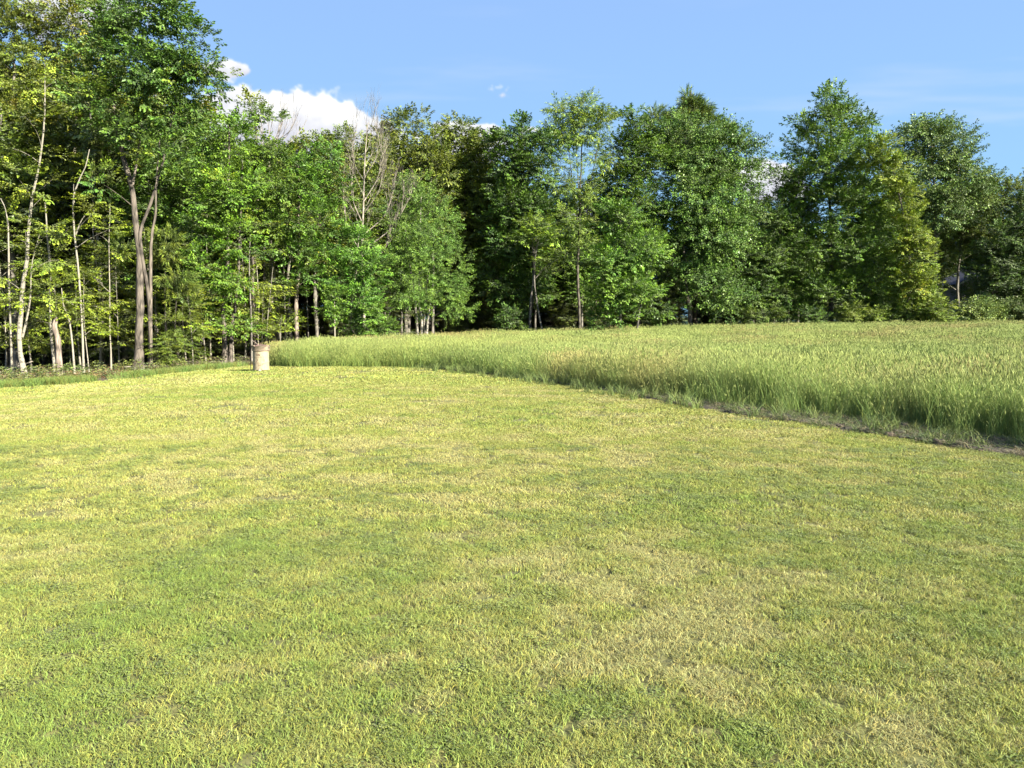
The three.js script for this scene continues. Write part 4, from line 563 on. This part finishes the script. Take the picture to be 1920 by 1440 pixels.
{                                                                        // rough grass border, ferns and litter under the left wood
  const r = rngOf(504), rough = [], weed = [], litter = [], g = thing('rough_grass', V(0, 0, 0)); tag(g, 'rough uncut grass border between the lawn and the left wood', 'grass', null, 'stuff');
  for (let i = 1; i < lawnLeft.length; i++) {
    const a = lawnLeft[i - 1], b = lawnLeft[i], L = a.distanceTo(b), nx = -(b.z - a.z) / L, nz = (b.x - a.x) / L, sgn = nz < 0 ? 1 : -1;
    for (let k = 0; k < L * 52; k++) { const t = r(), off = r() * 1.9, x = lerp(a.x, b.x, t) + nx * off * sgn, z = lerp(a.z, b.z, t) + nz * off * sgn, cl = fbm(x * 1.3, z * 1.3 + 8, 3); if (cl < .4 + .1 * off) continue; const m = .75 + .5 * r(), yl = r() < .35; rough.push([x, groundY(x, z), z, r() * 6.28, .8 + .5 * r(), (.35 + .95 * cl) * (1 - .15 * off), (yl ? .2 : .15) * m, (yl ? .22 : .225) * m, .045 * m]); }
    for (let k = 0; k < L * 60; k++) { const t = r(), off = .8 + r() * 7, x = lerp(a.x, b.x, t) + nx * off * sgn, z = lerp(a.z, b.z, t) + nz * off * sgn, m = .6 + .8 * r(), w = r(); litter.push([x, groundY(x, z) + .02, z, r() * 6.28, .8 + .8 * r(), .5 + .5 * r(), (w < .5 ? .22 : .15) * m, (w < .5 ? .14 : .115) * m, .06 * m]); if (r() < .32 && off < 5) { const cc = r() < .55 ? [.19, .225, .035] : r() < .6 ? [.145, .21, .035] : [.2, .15, .05]; weed.push([x, groundY(x, z), z, r() * 6.28, .7 + .8 * r(), .6 + .9 * r(), cc[0] * m, cc[1] * m, cc[2] * m]); } }
  }
  scatter('blades', tuft(740, 34, .16, .12, .36, .012, .55, { seg: 3 }), bladeMat, rough, g);
  const T = [], C = [], rr = rngOf(9); for (let i = 0; i < 26; i++) { const q = new THREE.Quaternion().setFromEuler(new THREE.Euler((rr() - .5) * 1.1, rr() * 6.28, (rr() - .5) * 1.1)), k = .6 + .7 * rr(), l = .07 + .05 * rr(); leaf(T, C, V((rr() - .5) * .7, rr() * .03, (rr() - .5) * .7), V(0, 0, 1).applyQuaternion(q), V(1, 0, 0).applyQuaternion(q), V(0, 1, 0).applyQuaternion(q), l, l * .6, .2, [k, k, k]); }
  const lt = thing('leaf_litter', V(0, 0, 0)); tag(lt, 'brown fallen leaves under the trees of the left wood', 'leaf litter', null, 'stuff'); scatter('leaves', leafFaces(T, C), dryMat, litter, lt);
  const T2 = [], C2 = []; for (let i = 0; i < 44; i++) { const q = new THREE.Quaternion().setFromEuler(new THREE.Euler(-.3 + (rr() - .5) * .9, rr() * 6.28, (rr() - .5) * .7, 'YXZ')), k = .75 + .5 * rr(), l = .055 + .045 * rr(), a = rr() * 6.28, d = .18 * Math.sqrt(rr()); leaf(T2, C2, V(Math.cos(a) * d, .06 + .3 * rr(), Math.sin(a) * d), V(0, 0, 1).applyQuaternion(q), V(1, 0, 0).applyQuaternion(q), V(0, 1, 0).applyQuaternion(q), l, l * .7, .12, [k, k, k]); }
  const un = thing('undergrowth', V(0, 0, 0)); tag(un, 'low leafy seedlings and weeds along the foot of the left wood', 'undergrowth', null, 'stuff'); scatter('leaves', leafFaces(T2, C2), leafMat, weed, un);
}

// ---------------------------------------------------------------- the barrel and what lies round it
{
  const B = hit(490, 696), H = .84, R = .265;
  const g = thing('burn_barrel', V(B.x, B.y + .045, B.z));
  tag(g, 'rusty cream coloured burn barrel with a flared brown collar on the lawn', 'barrel');
  const skin = noiseTexture(512, 512, (u, v) => {                        // u round the barrel, v up: cream paint, rust specks, a red smear, brown collar
    const n = tileNoise(u, v, 16, 16, 5), m = tileNoise(u, v, 5, 7, 4), f = tileNoise(u, v, 70, 40, 2), front = Math.exp(-Math.pow((u - .262) / .085, 2));
    let c = [.58, .53, .43]; const dk = .93 + .14 * m; c = c.map((x) => x * dk);
    const speck = clamp((f - .53) * 6) * clamp(front * 1.4 + (n - .5) * 2) * sstep(.1, .2, v) * .75; c = [lerp(c[0], .3, speck), lerp(c[1], .24, speck), lerp(c[2], .17, speck)];
    const red = clamp((n - .38) * 3) * Math.exp(-Math.pow((u - .285) / .07, 2) - Math.pow((v - .09) / .045, 2)); c = [lerp(c[0], .56, red), lerp(c[1], .29, red), lerp(c[2], .23, red)];
    const low = clamp((m - .5) * 3) * sstep(.12, 0, v) * .6; c = [lerp(c[0], .4, low), lerp(c[1], .3, low), lerp(c[2], .2, low)];
    return c;
  }, true);
  const rustTex = noiseTexture(256, 256, (u, v) => { const n = tileNoise(u, v, 12, 8, 5), k = .5 + n; return [clamp(.46 * k), clamp(.41 * k), clamp(.34 * k)]; }, true);
  const bump = noiseTexture(256, 256, (u, v) => { const k = tileNoise(u, v, 18, 14, 4); return [k, k, k]; });
  const bodyMat = new THREE.MeshStandardMaterial({ map: skin, bumpMap: bump, bumpScale: .006, roughness: .72 }), collarMat = new THREE.MeshStandardMaterial({ map: rustTex, bumpMap: bump, bumpScale: .012, roughness: .9 });
  const lathe = (pts, dent) => { const q = new THREE.LatheGeometry(pts.map(([x, y]) => new THREE.Vector2(x, y)), 56, -Math.PI / 2), p = q.attributes.position; for (let i = 0; i < p.count; i++) { const x = p.getX(i), y = p.getY(i), z = p.getZ(i), a = Math.atan2(z, x), k = 1 + dent * (fbm(Math.cos(a) * 2 + 5, Math.sin(a) * 2 + y * 3, 3) - .5); p.setXYZ(i, x * k, y, z * k); } q.computeVertexNormals(); return q; };
  const t = .006, R0 = R * 1.0, body = [[.02, .012], [R0 - .02, .006], [R0 + .006, 0], [R0 + .008, .014], [R0, .03], [R0 - .003, .2], [R0 - .002, .24], [R0 + .009, .265], [R0 - .002, .29], [R0 - .006, .44], [R0 + .006, .46], [R0 - .006, .48], [R0 - .004, .64], [R0 - .004, .69], [R0 - .004 - t, .69], [R0 - t - .004, .03], [.02, .02]];
  part('body', lathe(body, .03), bodyMat, g);
  const collar = lathe([[R + .004, .655], [R + .014, .65], [R + .022, .665], [R + .016, .69], [R + .026, .735], [R + .034, .80], [R + .046, H - .014], [R + .05, H], [R + .036, H + .004], [R + .022, H - .02], [R + .012, .74], [R + .002, .69], [R + .004, .655]], .1);
  { const p = collar.attributes.position; for (let i = 0; i < p.count; i++) { const a = Math.atan2(p.getZ(i), p.getX(i)), y = p.getY(i); if (y > .76) p.setY(i, y - (y - .76) * .55 * clamp((fbm(Math.cos(a) * 3 + 2, Math.sin(a) * 3, 3) - .45) * 3)); } collar.computeVertexNormals(); }
  part('collar', collar, collarMat, g);
  const rusty = new THREE.MeshStandardMaterial({ color: new THREE.Color().setRGB(.12, .07, .055), roughness: .95, bumpMap: bump, bumpScale: .01 }), iron = new THREE.MeshStandardMaterial({ color: new THREE.Color().setRGB(.05, .042, .036), roughness: .7, metalness: .3 });
  const ash = new THREE.IcosahedronGeometry(1, 4), ap = ash.attributes.position; for (let i = 0; i < ap.count; i++) { const x = ap.getX(i), y = ap.getY(i), z = ap.getZ(i), k = .7 + .6 * fbm(x * 2.6 + 3, z * 2.6 + y * 2, 4); ap.setXYZ(i, x * .235 * k, .79 + y * .085 * k, z * .235 * k); } ash.computeVertexNormals(); const rubbish = new THREE.Mesh(ash, rusty); 
  rubbish.name = numbered('scrap_heap'); rubbish.position.copy(g.position); rubbish.castShadow = rubbish.receiveShadow = true; scene.add(rubbish); tag(rubbish, 'rusty dark red burnt scrap heaped in the mouth of the barrel', 'scrap');
  const rod = (name, label, pts, rad, mat) => { const mb = new MB(), L = smoothLine(pts, 8); mb.tube(L, L.map(() => rad), 6, .1, 3); const geo = mb.geo(), m = new THREE.Mesh(geo, mat); m.name = numbered(name); m.position.copy(g.position); m.castShadow = m.receiveShadow = true; scene.add(m); return tag(m, label, 'rod'); };
  rod('iron_rod', 'thin dark iron rod leaning on the left side of the barrel', [V(-.345, -.05, .08), V(-.325, .35, .06), V(-.312, .80, .03)], .011, iron);
  rod('scrap_wire', 'pale bent wire sticking up to the left out of the barrel', [V(.05, .80, .12), V(-.1, .90, .08), V(-.3, 1.02, .0)], .006, new THREE.MeshStandardMaterial({ color: new THREE.Color().setRGB(.42, .33, .27), roughness: .8 }));
  rod('scrap_stick', 'short rusty stick poking up behind the pale bent wire', [V(-.16, .78, -.05), V(-.05, .88, -.02), V(.04, .93, .0)], .012, rusty);
  const stone = new THREE.MeshStandardMaterial({ color: new THREE.Color().setRGB(.42, .38, .3), map: noiseTexture(128, 128, (u, v) => { const k = .6 + .7 * tileNoise(u, v, 9, 9, 4); return [k, k, k]; }), roughness: .95 });
  const block = (x, z, w, h, d, turn, label) => { const q = new RoundedBoxGeometry(w, h, d, 3, .018), p = q.attributes.position; for (let i = 0; i < p.count; i++) { const k = 1 + .25 * (fbm(p.getX(i) * 14 + x * 9, p.getZ(i) * 14 + p.getY(i) * 9, 2) - .5); p.setXYZ(i, p.getX(i) * k, p.getY(i), p.getZ(i) * k); } const m = new THREE.Mesh(q, stone); m.name = numbered('support_stone'); m.position.set(B.x + x, groundY(B.x + x, B.z + z) + h / 2 - .02, B.z + z); m.rotation.y = turn; m.castShadow = m.receiveShadow = true; scene.add(m); tag(m, label, 'stone'); };
  block(.03, .23, .1, .085, .1, .3, 'pale stone showing under the front of the barrel'); block(-.19, .06, .12, .085, .14, .9, 'flat stone propping the left underside of the barrel'); block(.17, -.12, .12, .085, .14, 2.1, 'flat stone propping the rear right underside of the barrel');
}
{                                                                        // grey house half hidden behind the trees at right
  const d = 90, o = stand(1842, d), g = thing('grey_house', o); tag(g, 'grey sided house with pale trim mostly hidden by the trees at right', 'house');
  g.rotation.y = -.12;
  const wallMat = new THREE.MeshStandardMaterial({ color: new THREE.Color().setRGB(.21, .2, .21), roughness: .85 }), roofMat = new THREE.MeshStandardMaterial({ color: new THREE.Color().setRGB(.06, .065, .08), roughness: .9, map: noiseTexture(128, 128, (u, v) => { const k = .6 + .6 * tileNoise(u, v, 24, 24, 3); return [k, k, k]; }) }), trim = new THREE.MeshStandardMaterial({ color: new THREE.Color().setRGB(.72, .72, .72), roughness: .6 }), glass = new THREE.MeshStandardMaterial({ color: new THREE.Color().setRGB(.02, .025, .035), roughness: .12 }), dark = new THREE.MeshStandardMaterial({ color: new THREE.Color().setRGB(.07, .08, .12), roughness: .9 });
  const W = 9, D = 7, E = 4.6, RIDGE = 7.0;
  const sh = new THREE.Shape(); sh.moveTo(-W / 2, 0); sh.lineTo(W / 2, 0); sh.lineTo(W / 2, E); sh.lineTo(0, RIDGE); sh.lineTo(-W / 2, E); sh.closePath();
  const wl = new THREE.ExtrudeGeometry(sh, { depth: D, bevelEnabled: false }); wl.translate(0, -.2, -D / 2); const walls = part('wall', wl, wallMat, g);
  for (let i = 0; i < 30; i++) { const y = .35 + i * .16, half = y < E ? W / 2 : W / 2 * (RIDGE - y) / (RIDGE - E); const b = new THREE.Mesh(new THREE.BoxGeometry(half * 2 - .04, .13, .035), wallMat); b.name = 'siding_board'; b.position.set(0, y - .2, D / 2 + .01); b.rotation.x = -.12; b.castShadow = b.receiveShadow = true; walls.add(b); }
  for (const s of [-1, 1]) { const len = Math.hypot(W / 2, RIDGE - E) + .5, rf = new THREE.BoxGeometry(len, .16, D + .8); const m = part('roof', rf, roofMat, g); m.position.set(s * (W / 4 + .2), (E + RIDGE) / 2 - .2 + .02, 0); m.rotation.z = -s * Math.atan2(RIDGE - E, W / 2); const fb = part('rake_board', new THREE.BoxGeometry(len, .22, .05), trim, g); fb.position.set(s * (W / 4 + .2), (E + RIDGE) / 2 - .28, D / 2 + .43); fb.rotation.z = m.rotation.z; }
  for (const s of [-1, 1]) part('corner_board', new THREE.BoxGeometry(.16, E, .08), trim, g).position.set(s * (W / 2 - .06), E / 2 - .2, D / 2 + .05);
  part('foundation', new THREE.BoxGeometry(W + .1, 1.2, D + .1), dark, g).position.set(0, .2, 0);
  for (const [x, y] of [[-.6, 4.4], [-2.2, 2.2], [2.2, 2.2]]) { const w = part('window', new THREE.BoxGeometry(1.05, 1.3, .06), trim, g); w.position.set(x, y, D / 2 + .06); part('pane', new THREE.BoxGeometry(.84, 1.08, .03), glass, w).position.set(0, 0, .03); part('glazing_bar', new THREE.BoxGeometry(.84, .05, .03), trim, w).position.set(0, 0, .04); }
}
{                                                                        // fallen sticks and stones at the foot of the left wood
  const stick = (px, py, len, turn, rad, label, tilt = .05) => { const p = hit(px, py), r = rngOf(px), mb = new MB(), dx = Math.cos(turn), dz = Math.sin(turn), P = [0, .33, .66, 1].map((t, i) => V(dx * len * (t - .5) + (r() - .5) * .05, .04 + tilt * len * t + (r() - .5) * .04, dz * len * (t - .5) + (r() - .5) * .05)), L = smoothLine(P, 10); mb.tube(L, L.map((_, i) => rad * lerp(1, .5, i / 10)), 7, .3, px); const m = new THREE.Mesh(mb.geo(), BARK.dead); m.name = numbered('fallen_branch'); m.position.copy(p); m.castShadow = m.receiveShadow = true; scene.add(m); tag(m, label, 'branch'); };
  stick(24, 704, 1.5, -.7, .035, 'fallen pale branch slanting up beside the foot of the pale forked tree', .35); stick(275, 690, 2.2, .15, .04, 'fallen branch lying below the foot of the tall double trunked oak', .03); stick(150, 693, 1.4, .3, .03, 'short fallen stick right of the broken pinkish trunk', .04);
}

renderAll();
function renderAll() {
  const renderer = new THREE.WebGLRenderer({ antialias: true });
  renderer.setSize(1024, 768);
  renderer.toneMapping = THREE.LinearToneMapping; renderer.toneMappingExposure = EXPOSURE;
  renderer.shadowMap.enabled = true;
  renderer.render(scene, camera);
}
